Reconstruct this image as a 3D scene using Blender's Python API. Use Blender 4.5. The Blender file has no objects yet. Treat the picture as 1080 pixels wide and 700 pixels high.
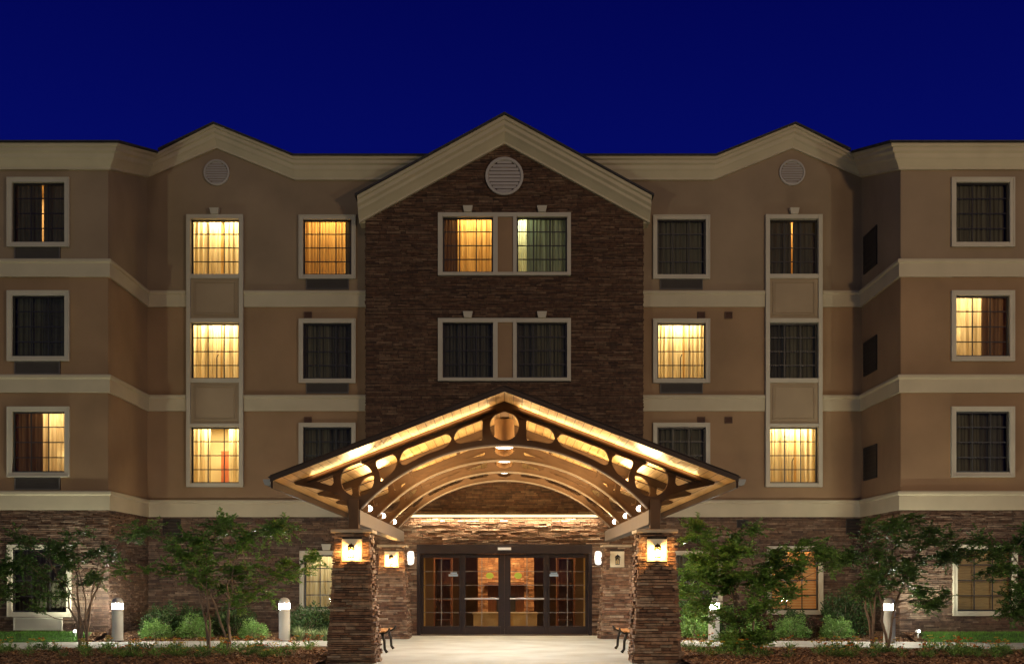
import bpy, bmesh, math, random
from mathutils import Vector, Matrix, noise
R = math.radians
sc = bpy.context.scene
col = sc.collection

# ------------------------------------------------------------------ camera, sky, lights, exposure
EYE = 1.5
cam_d = bpy.data.cameras.new("camera")
cam = bpy.data.objects.new("camera", cam_d); col.objects.link(cam)
cam.location = (0, -30, EYE); cam.rotation_euler = (R(90), 0, 0)
cam_d.sensor_width = 36; cam_d.lens = 36 * 1152 / 1080
cam_d.shift_x = 8 / 1080; cam_d.shift_y = 262 / 1080
cam_d.clip_end = 3000
sc.camera = cam

world = bpy.data.worlds.new("World"); sc.world = world
world.use_nodes = True
wn = world.node_tree.nodes; wl = world.node_tree.links
wn.clear()
w_out = wn.new("ShaderNodeOutputWorld"); w_bg = wn.new("ShaderNodeBackground")
w_tc = wn.new("ShaderNodeTexCoord"); w_sep = wn.new("ShaderNodeSeparateXYZ"); w_ramp = wn.new("ShaderNodeValToRGB")
wl.new(w_tc.outputs["Generated"], w_sep.inputs[0]); wl.new(w_sep.outputs["Z"], w_ramp.inputs[0])
cr = w_ramp.color_ramp
cr.elements[0].position = 0.0; cr.elements[0].color = (0.006, 0.010, 0.150, 1)
cr.elements[1].position = 0.62; cr.elements[1].color = (0.0005, 0.0016, 0.060, 1)
e = cr.elements.new(0.36); e.color = (0.0012, 0.0032, 0.112, 1)
e = cr.elements.new(0.46); e.color = (0.0007, 0.0020, 0.085, 1)
wl.new(w_ramp.outputs[0], w_bg.inputs[0]); w_bg.inputs[1].default_value = 1.0
wl.new(w_bg.outputs[0], w_out.inputs[0])

def sunlamp(name, az, el, strength, color, angle):
    d = bpy.data.lights.new(name, 'SUN'); d.energy = strength; d.color = color; d.angle = R(angle)
    o = bpy.data.objects.new(name, d); col.objects.link(o)
    # az: degrees towards +X from straight behind the camera
    v = Vector((math.sin(R(az)) * math.cos(R(el)), -math.cos(R(az)) * math.cos(R(el)), math.sin(R(el))))
    o.rotation_euler = v.to_track_quat('Z', 'Y').to_euler(); o.location = v * 60
    return o
sunlamp("car_park_glow", 8, 26, 0.16, (1.0, 0.76, 0.46), 9)

def lamp(name, kind, loc, power, color, size=0.1, parent=None, target=None, spot=None, blend=0.5, size_y=None):
    d = bpy.data.lights.new(name, kind); d.energy = power; d.color = color
    if kind == 'AREA':
        d.size = size
        if size_y: d.shape = 'RECTANGLE'; d.size_y = size_y
    else:
        d.shadow_soft_size = size
    if kind == 'SPOT':
        d.spot_size = R(spot); d.spot_blend = blend
    o = bpy.data.objects.new(name, d); col.objects.link(o)
    if target is not None:
        v = Vector(loc) - Vector(target)
        o.rotation_euler = v.to_track_quat('Z', 'Y').to_euler()
    if parent is not None:
        o.parent = parent; o.location = Vector(loc) - wloc(parent)
    else:
        o.location = loc
    return o
def wloc(p):
    v = Vector((0, 0, 0))
    while p is not None:
        v = v + p.location; p = p.parent
    return v
lamp("car_park_lamp", 'POINT', (11.6, -22.5, 8), 3000, (1.0, 0.68, 0.37), 0.3)
lamp("car_park_lamp", 'POINT', (-14, -24, 4.5), 2000, (0.95, 0.98, 0.68), 0.2)
lamp("car_park_lamp", 'POINT', (16, -24, 4.5), 1900, (0.95, 0.96, 0.76), 0.2)

sc.view_settings.view_transform = 'Standard'; sc.view_settings.look = 'None'
sc.view_settings.exposure = 0; sc.view_settings.gamma = 1; sc.view_settings.use_curve_mapping = False
sc.render.engine = 'CYCLES'
sc.cycles.use_denoising = True
try: sc.cycles.denoiser = 'OPENIMAGEDENOISE'
except Exception: pass
sc.cycles.max_bounces = 6; sc.cycles.diffuse_bounces = 3; sc.cycles.glossy_bounces = 3
sc.cycles.transparent_max_bounces = 12; sc.cycles.transmission_bounces = 4
sc.cycles.sample_clamp_indirect = 4.0; sc.cycles.caustics_reflective = False; sc.cycles.caustics_refractive = False
sc.cycles.use_light_tree = True

# ------------------------------------------------------------------ materials
def nodes_of(m):
    m.use_nodes = True
    return m.node_tree.nodes, m.node_tree.links, m.node_tree.nodes["Principled BSDF"]
def mat(name, c, rough=0.6, var=0.0, scale=3.0, bump=0.0, bscale=60.0, metal=0.0, spec=0.5, c2=None, stretch=None, detail=5):
    m = bpy.data.materials.new(name); n, l, p = nodes_of(m)
    p.inputs["Roughness"].default_value = rough; p.inputs["Metallic"].default_value = metal
    p.inputs["Specular IOR Level"].default_value = spec
    tc = n.new("ShaderNodeTexCoord"); mp = n.new("ShaderNodeMapping"); l.new(tc.outputs["Object"], mp.inputs[0])
    if stretch: mp.inputs["Scale"].default_value = stretch
    if c2 is None:
        c2 = tuple(max(0, x * (1 - var)) for x in c); c1 = tuple(min(1, x * (1 + var)) for x in c)
    else: c1 = c
    nz = n.new("ShaderNodeTexNoise"); nz.inputs["Scale"].default_value = scale; nz.inputs["Detail"].default_value = detail
    l.new(mp.outputs[0], nz.inputs[0])
    rp = n.new("ShaderNodeValToRGB"); rp.color_ramp.elements[0].position = 0.32; rp.color_ramp.elements[1].position = 0.68
    rp.color_ramp.elements[0].color = (*c1, 1); rp.color_ramp.elements[1].color = (*c2, 1)
    l.new(nz.outputs[0], rp.inputs[0]); l.new(rp.outputs[0], p.inputs["Base Color"])
    if bump > 0:
        nb = n.new("ShaderNodeTexNoise"); nb.inputs["Scale"].default_value = bscale; nb.inputs["Detail"].default_value = 6
        l.new(mp.outputs[0], nb.inputs[0])
        b = n.new("ShaderNodeBump"); b.inputs["Strength"].default_value = bump; b.inputs["Distance"].default_value = 0.01
        l.new(nb.outputs[0], b.inputs["Height"]); l.new(b.outputs[0], p.inputs["Normal"])
    return m
def emit(name, c, s):
    m = bpy.data.materials.new(name); n, l, p = nodes_of(m)
    p.inputs["Base Color"].default_value = (*c, 1); p.inputs["Emission Color"].default_value = (*c, 1)
    p.inputs["Emission Strength"].default_value = s
    return m
def island(name, cols, rough=0.85, bump=0.6, bscale=35, spec=0.3):
    """each separate stone/leaf its own colour"""
    m = bpy.data.materials.new(name); n, l, p = nodes_of(m)
    g = n.new("ShaderNodeNewGeometry"); rp = n.new("ShaderNodeValToRGB"); rp.color_ramp.interpolation = 'LINEAR'
    els = rp.color_ramp.elements
    for i, c in enumerate(cols):
        pos = i / (len(cols) - 1)
        if i == 0: el = els[0]
        elif i == len(cols) - 1: el = els[len(els) - 1]
        else: el = els.new(pos)
        el.position = pos; el.color = (*c, 1)
    l.new(g.outputs["Random Per Island"], rp.inputs[0])
    tc = n.new("ShaderNodeTexCoord"); nz = n.new("ShaderNodeTexNoise"); nz.inputs["Scale"].default_value = 9; nz.inputs["Detail"].default_value = 5
    l.new(tc.outputs["Object"], nz.inputs[0])
    mx = n.new("ShaderNodeMix"); mx.data_type = 'RGBA'; mx.blend_type = 'MULTIPLY'; mx.inputs[0].default_value = 1
    r2 = n.new("ShaderNodeValToRGB"); r2.color_ramp.elements[0].position = .3; r2.color_ramp.elements[0].color = (.6, .6, .6, 1)
    r2.color_ramp.elements[1].position = .7; r2.color_ramp.elements[1].color = (1.25, 1.2, 1.15, 1)
    l.new(nz.outputs[0], r2.inputs[0]); l.new(rp.outputs[0], mx.inputs[6]); l.new(r2.outputs[0], mx.inputs[7])
    l.new(mx.outputs[2], p.inputs["Base Color"])
    p.inputs["Roughness"].default_value = rough; p.inputs["Specular IOR Level"].default_value = spec
    if bump > 0:
        nb = n.new("ShaderNodeTexNoise"); nb.inputs["Scale"].default_value = bscale; nb.inputs["Detail"].default_value = 7
        l.new(tc.outputs["Object"], nb.inputs[0])
        b = n.new("ShaderNodeBump"); b.inputs["Strength"].default_value = bump; b.inputs["Distance"].default_value = 0.02
        l.new(nb.outputs[0], b.inputs["Height"]); l.new(b.outputs[0], p.inputs["Normal"])
    return m
def cloth(name, c, trans):
    m = bpy.data.materials.new(name); m.use_nodes = True; n = m.node_tree.nodes; l = m.node_tree.links; n.clear()
    o = n.new("ShaderNodeOutputMaterial"); a = n.new("ShaderNodeBsdfDiffuse"); b = n.new("ShaderNodeBsdfTranslucent"); x = n.new("ShaderNodeMixShader")
    tc = n.new("ShaderNodeTexCoord"); mp = n.new("ShaderNodeMapping"); mp.inputs["Scale"].default_value = (14, 1, 0.6)
    nz = n.new("ShaderNodeTexNoise"); nz.inputs["Scale"].default_value = 1.6; nz.inputs["Detail"].default_value = 4
    l.new(tc.outputs["Object"], mp.inputs[0]); l.new(mp.outputs[0], nz.inputs[0])
    rp = n.new("ShaderNodeValToRGB"); rp.color_ramp.elements[0].position = .3; rp.color_ramp.elements[1].position = .7
    rp.color_ramp.elements[0].color = (c[0] * .62, c[1] * .58, c[2] * .5, 1); rp.color_ramp.elements[1].color = (*c, 1)
    l.new(nz.outputs[0], rp.inputs[0])
    l.new(rp.outputs[0], a.inputs[0]); l.new(rp.outputs[0], b.inputs[0]); x.inputs[0].default_value = trans
    l.new(a.outputs[0], x.inputs[1]); l.new(b.outputs[0], x.inputs[2]); l.new(x.outputs[0], o.inputs[0])
    return m
def glassmat(name, tint=(0.93, 0.95, 0.95), refl=1.0):
    m = bpy.data.materials.new(name); m.use_nodes = True; n = m.node_tree.nodes; l = m.node_tree.links; n.clear()
    o = n.new("ShaderNodeOutputMaterial"); a = n.new("ShaderNodeBsdfTransparent"); b = n.new("ShaderNodeBsdfGlossy"); x = n.new("ShaderNodeMixShader")
    f = n.new("ShaderNodeFresnel"); f.inputs[0].default_value = 1.33; b.inputs["Roughness"].default_value = 0.02
    a.inputs[0].default_value = (*tint, 1)
    l.new(f.outputs[0], x.inputs[0]); l.new(a.outputs[0], x.inputs[1]); l.new(b.outputs[0], x.inputs[2]); l.new(x.outputs[0], o.inputs[0])
    return m

M = {}
M['stucco_top'] = mat("stucco_beige", (0.262, 0.188, 0.115), 0.9, .14, .7, .35, 140)
M['stucco_mid'] = mat("stucco_tan", (0.275, 0.172, 0.09), 0.9, .14, .7, .35, 140)
M['trim'] = mat("trim_cream", (0.47, 0.40, 0.265), 0.75, .06, 1.5, .12, 90)
M['trim_white'] = mat("trim_pale", (0.62, 0.57, 0.47), 0.6, .05, 2, .08, 90)
M['trim_win'] = mat("trim_window", (0.46, 0.41, 0.31), 0.6, .05, 2, .08, 90)
M['panel'] = mat("trim_panel", (0.33, 0.245, 0.15), 0.8, .07, 1.5, .2, 120)
M['mortar'] = mat("mortar_dark", (0.035, 0.024, 0.018), 0.95, .2, 8)
M['stone'] = island("ledgestone", [(.078, .040, .024), (.120, .062, .036), (.058, .033, .023), (.145, .082, .048), (.10, .052, .031), (.19, .12, .074), (.085, .047, .031)])
M['stone_low'] = island("ledgestone_grey", [(.09, .052, .035), (.14, .083, .055), (.07, .045, .034), (.17, .115, .08), (.115, .07, .048), (.23, .165, .118), (.10, .062, .045)])
M['stone_pillar'] = island("ledgestone_pillar", [(.12, .06, .038), (.20, .11, .066), (.09, .052, .036), (.27, .18, .12), (.16, .085, .05), (.33, .25, .18), (.14, .08, .05)], bump=0.9)
M['cap'] = mat("cap_stone", (0.36, 0.29, 0.21), 0.85, .2, 6, .5, 40)
M['shingle'] = mat("roof_shingle", (0.035, 0.03, 0.03), 0.9, .3, 10, .5, 30)
M['dark_metal'] = mat("bronze_metal", (0.035, 0.021, 0.016), 0.6, .15, 4, .05, 50, spec=.25)
M['sash'] = mat("window_sash", (0.012, 0.009, 0.008), 0.4, .1, 4)
M['truss'] = mat("truss_brown", (0.085, 0.052, 0.034), 0.75, .12, 3, .06, 60, spec=.15)
M['flange'] = mat("truss_flange", (0.22, 0.18, 0.15), 0.4, .08, 3, .04, 60, metal=.3)
M['beam'] = mat("beam_grey_brown", (0.10, 0.078, 0.066), 0.6, .08, 3, .06, 60)
M['gutter'] = mat("gutter_metal", (0.22, 0.23, 0.23), 0.5, .06, 3)
M['glass'] = glassmat("window_glass")
M['doorglass'] = glassmat("door_glass", (0.85, 0.86, 0.84))
M['sheer'] = cloth("sheer_curtain", (0.86, 0.74, 0.50), 0.72)
M['amber'] = cloth("amber_curtain", (0.78, 0.54, 0.24), 0.6)
M['brown'] = cloth("brown_curtain", (0.20, 0.12, 0.07), 0.18)
M['grey'] = cloth("grey_curtain", (0.17, 0.155, 0.105), 0.12)
M['green'] = cloth("green_curtain", (0.34, 0.36, 0.25), 0.13)
M['charcoal'] = cloth("charcoal_curtain", (0.105, 0.098, 0.075), 0.04)
M['cream'] = cloth("cream_curtain", (0.80, 0.70, 0.47), 0.5)
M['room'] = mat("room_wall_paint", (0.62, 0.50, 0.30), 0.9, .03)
M['room_dark'] = mat("room_wall_unlit", (0.10, 0.09, 0.08), 0.9, .03)  # darker copy of the room paint, shade put into the colour
M['reddoor'] = mat("red_brown_door", (0.42, 0.11, 0.04), 0.5, .1)
M['grille'] = mat("grille_brown_grey", (0.085, 0.072, 0.062), 0.6, .08)
M['grille_pale'] = mat("grille_cream", (0.50, 0.46, 0.36), 0.6, .05)
M['vent_dark'] = mat("vent_black", (0.018, 0.015, 0.013), 0.7, .1)
M['vent_brown'] = mat("vent_brown", (0.10, 0.05, 0.03), 0.7, .1)
M['vent_pale'] = mat("vent_pale", (0.40, 0.36, 0.31), 0.7, .05)

def soffit_mat():
    m = bpy.data.materials.new("soffit_boards"); n, l, p = nodes_of(m)
    tc = n.new("ShaderNodeTexCoord"); sp = n.new("ShaderNodeSeparateXYZ"); l.new(tc.outputs["Object"], sp.inputs[0])
    d = n.new("ShaderNodeMath"); d.operation = 'MULTIPLY'; d.inputs[1].default_value = 1 / 0.155; l.new(sp.outputs["X"], d.inputs[0])
    fl = n.new("ShaderNodeMath"); fl.operation = 'FLOOR'; l.new(d.outputs[0], fl.inputs[0])
    fr = n.new("ShaderNodeMath"); fr.operation = 'FRACT'; l.new(d.outputs[0], fr.inputs[0])
    wnz = n.new("ShaderNodeTexWhiteNoise"); wnz.noise_dimensions = '1D'; l.new(fl.outputs[0], wnz.inputs["W"])
    rp = n.new("ShaderNodeValToRGB"); rp.color_ramp.elements[0].color = (.50, .31, .13, 1); rp.color_ramp.elements[1].color = (.66, .46, .22, 1)
    l.new(wnz.outputs["Value"], rp.inputs[0])
    mp = n.new("ShaderNodeMapping"); mp.inputs["Scale"].default_value = (30, 1.2, 30); l.new(tc.outputs["Object"], mp.inputs[0])
    nz = n.new("ShaderNodeTexNoise"); nz.inputs["Scale"].default_value = 1.5; nz.inputs["Detail"].default_value = 6; l.new(mp.outputs[0], nz.inputs[0])
    r2 = n.new("ShaderNodeValToRGB"); r2.color_ramp.elements[0].position = .3; r2.color_ramp.elements[0].color = (.7, .64, .55, 1); r2.color_ramp.elements[1].position = .65
    l.new(nz.outputs[0], r2.inputs[0])
    mx = n.new("ShaderNodeMix"); mx.data_type = 'RGBA'; mx.blend_type = 'MULTIPLY'; mx.inputs[0].default_value = 1
    l.new(rp.outputs[0], mx.inputs[6]); l.new(r2.outputs[0], mx.inputs[7])
    gt = n.new("ShaderNodeMath"); gt.operation = 'GREATER_THAN'; gt.inputs[1].default_value = .07; l.new(fr.outputs[0], gt.inputs[0])
    m2 = n.new("ShaderNodeMix"); m2.data_type = 'RGBA'; m2.inputs[6].default_value = (.10, .05, .02, 1)
    l.new(gt.outputs[0], m2.inputs[0]); l.new(mx.outputs[2], m2.inputs[7]); l.new(m2.outputs[2], p.inputs["Base Color"])
    p.inputs["Roughness"].default_value = .5
    b = n.new("ShaderNodeBump"); b.inputs["Distance"].default_value = .01; b.inputs["Strength"].default_value = .8
    l.new(gt.outputs[0], b.inputs["Height"]); l.new(b.outputs[0], p.inputs["Normal"])
    return m
M['soffit'] = soffit_mat()

# ------------------------------------------------------------------ mesh helpers
class MB:
    def __init__(s): s.v = []; s.f = []
    def quad(s, a, b, c, d):
        i = len(s.v); s.v += [a, b, c, d]; s.f.append((i, i + 1, i + 2, i + 3))
    def poly(s, pts):
        i = len(s.v); s.v += list(pts); s.f.append(tuple(range(i, i + len(pts))))
    def box(s, x0, x1, y0, y1, z0, z1):
        i = len(s.v)
        s.v += [(x0, y0, z0), (x1, y0, z0), (x1, y1, z0), (x0, y1, z0), (x0, y0, z1), (x1, y0, z1), (x1, y1, z1), (x0, y1, z1)]
        s.f += [(i, i + 3, i + 2, i + 1), (i + 4, i + 5, i + 6, i + 7), (i, i + 1, i + 5, i + 4), (i + 1, i + 2, i + 6, i + 5), (i + 2, i + 3, i + 7, i + 6), (i + 3, i, i + 4, i + 7)]
    def hexa(s, p):  # 8 corners bottom loop then top loop
        i = len(s.v); s.v += list(p)
        s.f += [(i, i + 3, i + 2, i + 1), (i + 4, i + 5, i + 6, i + 7), (i, i + 1, i + 5, i + 4), (i + 1, i + 2, i + 6, i + 5), (i + 2, i + 3, i + 7, i + 6), (i + 3, i, i + 4, i + 7)]
    def lathe(s, prof, cx=0, cy=0, cz=0, n=24, axis='z', cap=True):
        """prof: list of (r, h)"""
        i0 = len(s.v)
        for r, h in prof:
            for k in range(n):
                a = 2 * math.pi * k / n
                p = (r * math.cos(a), r * math.sin(a), h)
                if axis == 'y': p = (p[0], p[2], p[1])
                if axis == 'x': p = (p[2], p[0], p[1])
                s.v.append((cx + p[0], cy + p[1], cz + p[2]))
        for j in range(len(prof) - 1):
            for k in range(n):
                a = i0 + j * n + k; b = i0 + j * n + (k + 1) % n
                s.f.append((a, b, b + n, a + n))
        if cap:
            s.f.append(tuple(i0 + k for k in reversed(range(n))))
            s.f.append(tuple(i0 + (len(prof) - 1) * n + k for k in range(n)))
    def tube(s, pts, radii, n=6):
        i0 = len(s.v); pts = [Vector(p) for p in pts]
        for j, p in enumerate(pts):
            t = (pts[min(j + 1, len(pts) - 1)] - pts[max(j - 1, 0)])
            if t.length < 1e-6: t = Vector((0, 0, 1))
            t.normalize()
            u = t.cross(Vector((0.31, 0.9, 0.12))).normalized(); w = t.cross(u)
            r = radii[j] if isinstance(radii, (list, tuple)) else radii
            for k in range(n):
                a = 2 * math.pi * k / n
                s.v.append(tuple(p + u * (r * math.cos(a)) + w * (r * math.sin(a))))
        for j in range(len(pts) - 1):
            for k in range(n):
                a = i0 + j * n + k; b = i0 + j * n + (k + 1) % n
                s.f.append((a, b, b + n, a + n))
        s.f.append(tuple(i0 + k for k in reversed(range(n))))
        s.f.append(tuple(i0 + (len(pts) - 1) * n + k for k in range(n)))
    def sweep(s, path, prof):
        """path nodes (x,y,z,ox,oy); prof points (out, dz), closed"""
        i0 = len(s.v); n = len(prof)
        for (x, y, z, ox, oy) in path:
            for (o, dz) in prof: s.v.append((x + ox * o, y + oy * o, z + dz))
        for j in range(len(path) - 1):
            for k in range(n):
                a = i0 + j * n + k; b = i0 + j * n + (k + 1) % n
                s.f.append((a, b, b + n, a + n))
        s.f.append(tuple(i0 + k for k in range(n)))
        s.f.append(tuple(i0 + (len(path) - 1) * n + k for k in reversed(range(n))))
    def build(s, name, m, parent=None, loc=None, bevel=0, smooth=False, fix=True):
        me = bpy.data.meshes.new(name)
        base = wloc(parent) if parent is not None else Vector(loc if loc is not None else (0, 0, 0))
        bx, by, bz = base
        me.from_pydata([(v[0] - bx, v[1] - by, v[2] - bz) for v in s.v], [], s.f)
        if fix and len(s.f) < 3000:
            bm = bmesh.new(); bm.from_mesh(me); bmesh.ops.recalc_face_normals(bm, faces=bm.faces); bm.to_mesh(me); bm.free()
        me.materials.append(m)
        if smooth:
            for p in me.polygons: p.use_smooth = True
        o = bpy.data.objects.new(name, me); col.objects.link(o)
        if parent is not None: o.parent = parent
        else: o.location = base
        if bevel:
            b = o.modifiers.new("bevel", 'BEVEL'); b.width = bevel; b.segments = 2; b.limit_method = 'ANGLE'
        return o
def tag(o, label=None, cat=None, group=None, kind=None):
    if label: o['label'] = label
    if cat: o['category'] = cat
    if group: o['group'] = group
    if kind: o['kind'] = kind
    return o
def empty(name, loc, label, cat, group=None):
    o = bpy.data.objects.new(name, None); col.objects.link(o); o.location = loc; o.empty_display_size = .2
    return tag(o, label, cat, group)
def copy_tree(o, parent=None):
    c = o.copy(); col.objects.link(c)
    if parent is not None: c.parent = parent
    for ch in list(o.children): copy_tree(ch, c)
    return c
def px(x, D): return (x - 532) * D / 1152
def pz(y, D): return EYE + (612 - y) * D / 1152

# plane depths (metres from the camera): central bay, recess, wings
DB, DR, DW = 30.0, 30.4, 27.4
YB, YR, YW = 0.0, 0.4, -2.6
WX = 9.94   # wing corner
BX = 3.8    # central bay half width

# ------------------------------------------------------------------ ground
def sheet(name, pts, z, m, kind='structure'):
    mb = MB(); mb.poly([(x, y, z) for x, y in pts]); o = mb.build(name, m); o['kind'] = kind; return o
M['soil'] = mat("soil", (0.07, 0.05, 0.035), 0.95, .3, 2, .6, 20)
M['asphalt'] = mat("asphalt", (0.05, 0.05, 0.052), 0.9, .2, 5, .6, 120)
M['concrete'] = mat("pavement_concrete", (0.43, 0.43, 0.38), 0.85, scale=1.1, bump=.35, bscale=90, c2=(0.31, 0.305, 0.25), detail=9)
M['walk'] = mat("walk_concrete", (0.46, 0.44, 0.38), 0.85, scale=1.6, bump=.3, bscale=90, c2=(0.38, 0.36, 0.30), detail=8)
M['mulch'] = mat("mulch", (0.16, 0.075, 0.040), 0.95, scale=22, bump=1.0, bscale=45, c2=(0.08, 0.038, 0.022))
sheet("ground", [(-900, -900), (900, -900), (900, 900), (-900, 900)], -0.16, M['soil'])
sheet("car_park", [(-60, -70), (60, -70), (60, -14.5), (-60, -14.5)], -0.13, M['asphalt'])
mb = MB(); mb.box(-60, 60, -14.5, -14.3, -0.15, 0.0); tag(mb.build("kerb", M['walk'], bevel=.02), kind='structure')
# walk: gently bowed strip each side, stepping over the planting beds
def walk_edge(x, far):
    a = abs(x); t = max(0, (a - 4.5) / 8.0)
    return (-3.15 if far else -5.45) - (1.05 if far else 1.35) * t ** 1.3
mb = MB()
xs = [2.9 + i * 0.8 for i in range(24)]
for sgn in (-1, 1):
    for a, b in zip(xs[:-1], xs[1:]):
        a2, b2 = a + .006, b - .006
        pts = [(sgn * a2, walk_edge(a2, False)), (sgn * b2, walk_edge(b2, False)), (sgn * b2, walk_edge(b2, True)), (sgn * a2, walk_edge(a2, True))]
        mb.hexa([(p[0], p[1], -.10) for p in pts] + [(p[0], p[1], .035) for p in pts])
tag(mb.build("walk", M['walk'], bevel=.008), kind='structure')
# beds: gridded so the surface swells and rises to the wall
def bed(name, x0, x1, yfun0, yfun1, zfun, m, nx, ny):
    mb = MB()
    idx = {}
    for i in range(nx + 1):
        x = x0 + (x1 - x0) * i / nx
        ya, yb = yfun0(x), yfun1(x)
        for j in range(ny + 1):
            y = ya + (yb - ya) * j / ny
            idx[i, j] = len(mb.v); mb.v.append((x, y, zfun(x, y, j / ny)))
    for i in range(nx):
        for j in range(ny):
            mb.f.append((idx[i, j], idx[i + 1, j], idx[i + 1, j + 1], idx[i, j + 1]))
    o = mb.build(name, m, smooth=True); o['kind'] = 'structure'; return o
def nzv(x, y, s=1.0): return noise.noise(Vector((x * s, y * s, 3.7)))
def back_y(x): return YR if abs(x) < WX else YW
def zback(x, y, t):
    r = .10 if abs(x) < WX - .5 else .20
    return .0 + r * min(1, t * 1.3) + .02 * nzv(x, y, 3)
def zfront(x, y, t): return .0 + .10 * math.sin(math.pi * min(1, max(0, t))) + .03 * nzv(x, y, 2.5)
for sgn in (-1, 1):
    bed("mulch_bed", sgn * 3.15, sgn * WX, lambda x: walk_edge(x, True), lambda x: YR, zback, M['mulch'], 50, 24)
    bed("mulch_bed", sgn * WX, sgn * 21, lambda x: walk_edge(x, True), lambda x: YW, zback, M['mulch'], 60, 12)
    bed("mulch_bed", sgn * 3.2, sgn * 21, lambda x: -14.3, lambda x: walk_edge(x, False), zfront, M['mulch'], 110, 60)
mb = MB(); 
ys = [-14.3, -11.2, -8.4, -5.6, -2.8, .3]
for i in range(len(ys) - 1):
    for x0, x1 in ((-3.2, 3.2),):
        mb.box(x0 + .006, x1 - .006, ys[i] + .006, ys[i + 1] - .006, -.1, .0)
tag(mb.build("entrance_pavement", M['concrete'], bevel=.006), kind='structure')

# ------------------------------------------------------------------ the hotel
hotel = empty("hotel_building", (0, 0, 0), "four storey tan stucco and brown stone hotel with gabled roofline and lit windows", "hotel")

def wall_grid(mb, x0, x1, z0, z1, y, holes):
    xs = sorted({x0, x1, *[h[0] for h in holes], *[h[1] for h in holes]}); zs = sorted({z0, z1, *[h[2] for h in holes], *[h[3] for h in holes]})
    xs = [x for x in xs if x0 <= x <= x1]; zs = [z for z in zs if z0 <= z <= z1]
    for a, b in zip(xs[:-1], xs[1:]):
        for c, d in zip(zs[:-1], zs[1:]):
            mx, mz = (a + b) / 2, (c + d) / 2
            if any(h[0] < mx < h[1] and h[2] < mz < h[3] for h in holes): continue
            mb.quad((a, y, c), (b, y, c), (b, y, d), (a, y, d))
def stones(mb, u0, u1, z0, z1, fmap, holes=(), rnd=None, lim=None, dmin=.008, dmax=.045, rows=(.032, .06), lens=(.12, .46), back=.012):
    z = z0
    while z < z1 - .01:
        h = rnd.uniform(*rows); zt = min(z1, z + h)
        if z1 - zt < .02: zt = z1
        a, b = (u0, u1) if lim is None else lim(zt)
        if b - a < .05: z = zt; continue
        segs = [(a, b)]
        for (h0, h1, hz0, hz1) in holes:
            if hz0 < zt - .003 and hz1 > z + .003:
                ns = []
                for s, t in segs:
                    if h1 <= s or h0 >= t: ns.append((s, t)); continue
                    if h0 > s: ns.append((s, h0))
                    if h1 < t: ns.append((h1, t))
                segs = ns
        for s, t in segs:
            u = s
            while u < t - .005:
                w = rnd.uniform(*lens); ut = u + w
                if t - ut < .09: ut = t
                d = rnd.uniform(dmin, dmax) if rnd.random() < .85 else dmax * rnd.uniform(1, 1.35)
                g = .003; j = lambda: d + rnd.uniform(-.006, .006)
                a0, a1, b0, b1 = u + g, ut - g, z + g * .8, zt - g * .8
                c = .004
                i = len(mb.v)
                mb.v += [fmap(a0, b0, -back), fmap(a1, b0, -back), fmap(a1, b1, -back), fmap(a0, b1, -back),
                         fmap(a0 + c, b0 + c, j()), fmap(a1 - c, b0 + c, j()), fmap(a1 - c, b1 - c, j()), fmap(a0 + c, b1 - c, j())]
                mb.f += [(i + 4, i + 5, i + 6, i + 7), (i, i + 1, i + 5, i + 4), (i + 1, i + 2, i + 6, i + 5), (i + 2, i + 3, i + 7, i + 6), (i + 3, i, i + 4, i + 7)]
                u = ut
        z = zt

# --- window list: x0,x1,y0,y1 in the facade's own measured units, converted to metres at that wall's depth
def opening(x0, x1, y0, y1, D): return (px(x0, D), px(x1, D), pz(y1, D), pz(y0, D))
W = []   # (wall, opening, style, trim kind, label)
def mir(x0, x1): return (1064 - x1, 1064 - x0)
AL, BL, WL = (202, 253), (320, 371), (13.5, 69)
AR, BR, WR = mir(*AL), mir(*BL), (1007.5, 1064)
ROW = {4: (232, 290), 3: (341, 399.5), 2: (450.5, 509.5)}
WROW = {4: (193, 256), 3: (312, 376), 2: (434, 498)}
def addw(wall, xr, yr, style, kind, label): 
    D = {'R': DR, 'B': DB, 'W': DW}[wall]
    W.append((wall, opening(xr[0], xr[1], yr[0], yr[1], D), style, kind, label))
addw('R', AL, ROW[4], 'sheer', 'col', "bright yellow lit top floor window with closed sheers")
addw('R', AL, ROW[3], 'sheerlamp', 'col', "bright yellow lit window with lamp pole in the curtain gap")
addw('R', AL, ROW[2], 'door', 'col', "lit window with red door seen inside")
addw('R', BL, ROW[4], 'amber', 'own', "amber curtained window beside the brick gable")
addw('R', BL, ROW[3], 'dark', 'own', None)
addw('R', BL, ROW[2], 'dark', 'own', None)
addw('R', AR, ROW[4], 'gap', 'col', "dark window with one bright curtain slit")
addw('R', AR, ROW[3], 'dark', 'col', None)
addw('R', AR, ROW[2], 'sheerlamp', 'col', "yellow lit window with lamp pole above the stone storey")
addw('R', BR, ROW[4], 'dark', 'own', None)
addw('R', BR, ROW[3], 'sheerlamp', 'own', "bright lit window right of the stone bay")
addw('R', BR, ROW[2], 'dark', 'own', None)
addw('W', WL, WROW[4], 'gap', 'own', "dark window with orange curtain slit")
addw('W', WL, WROW[3], 'dark', 'own', None)
addw('W', WL, WROW[2], 'halfR', 'own', "window with brown drape and lit right half")
addw('W', WR, WROW[4], 'dark', 'own', None)
addw('W', WR, WROW[3], 'halfL', 'own', "window lit in its left half with brown drape")
addw('W', WR, WROW[2], 'dark', 'own', None)
addw('B', (467, 520), (229.5, 287.5), 'amberL', 'bay', "amber lit bay window with dark left drape")
addw('B', (545, 598), (229.5, 287.5), 'green', 'bay', "bay window with pale green drape and white lit edge")
addw('B', (467, 520), (340, 398.5), 'dark', 'bay', None)
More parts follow.
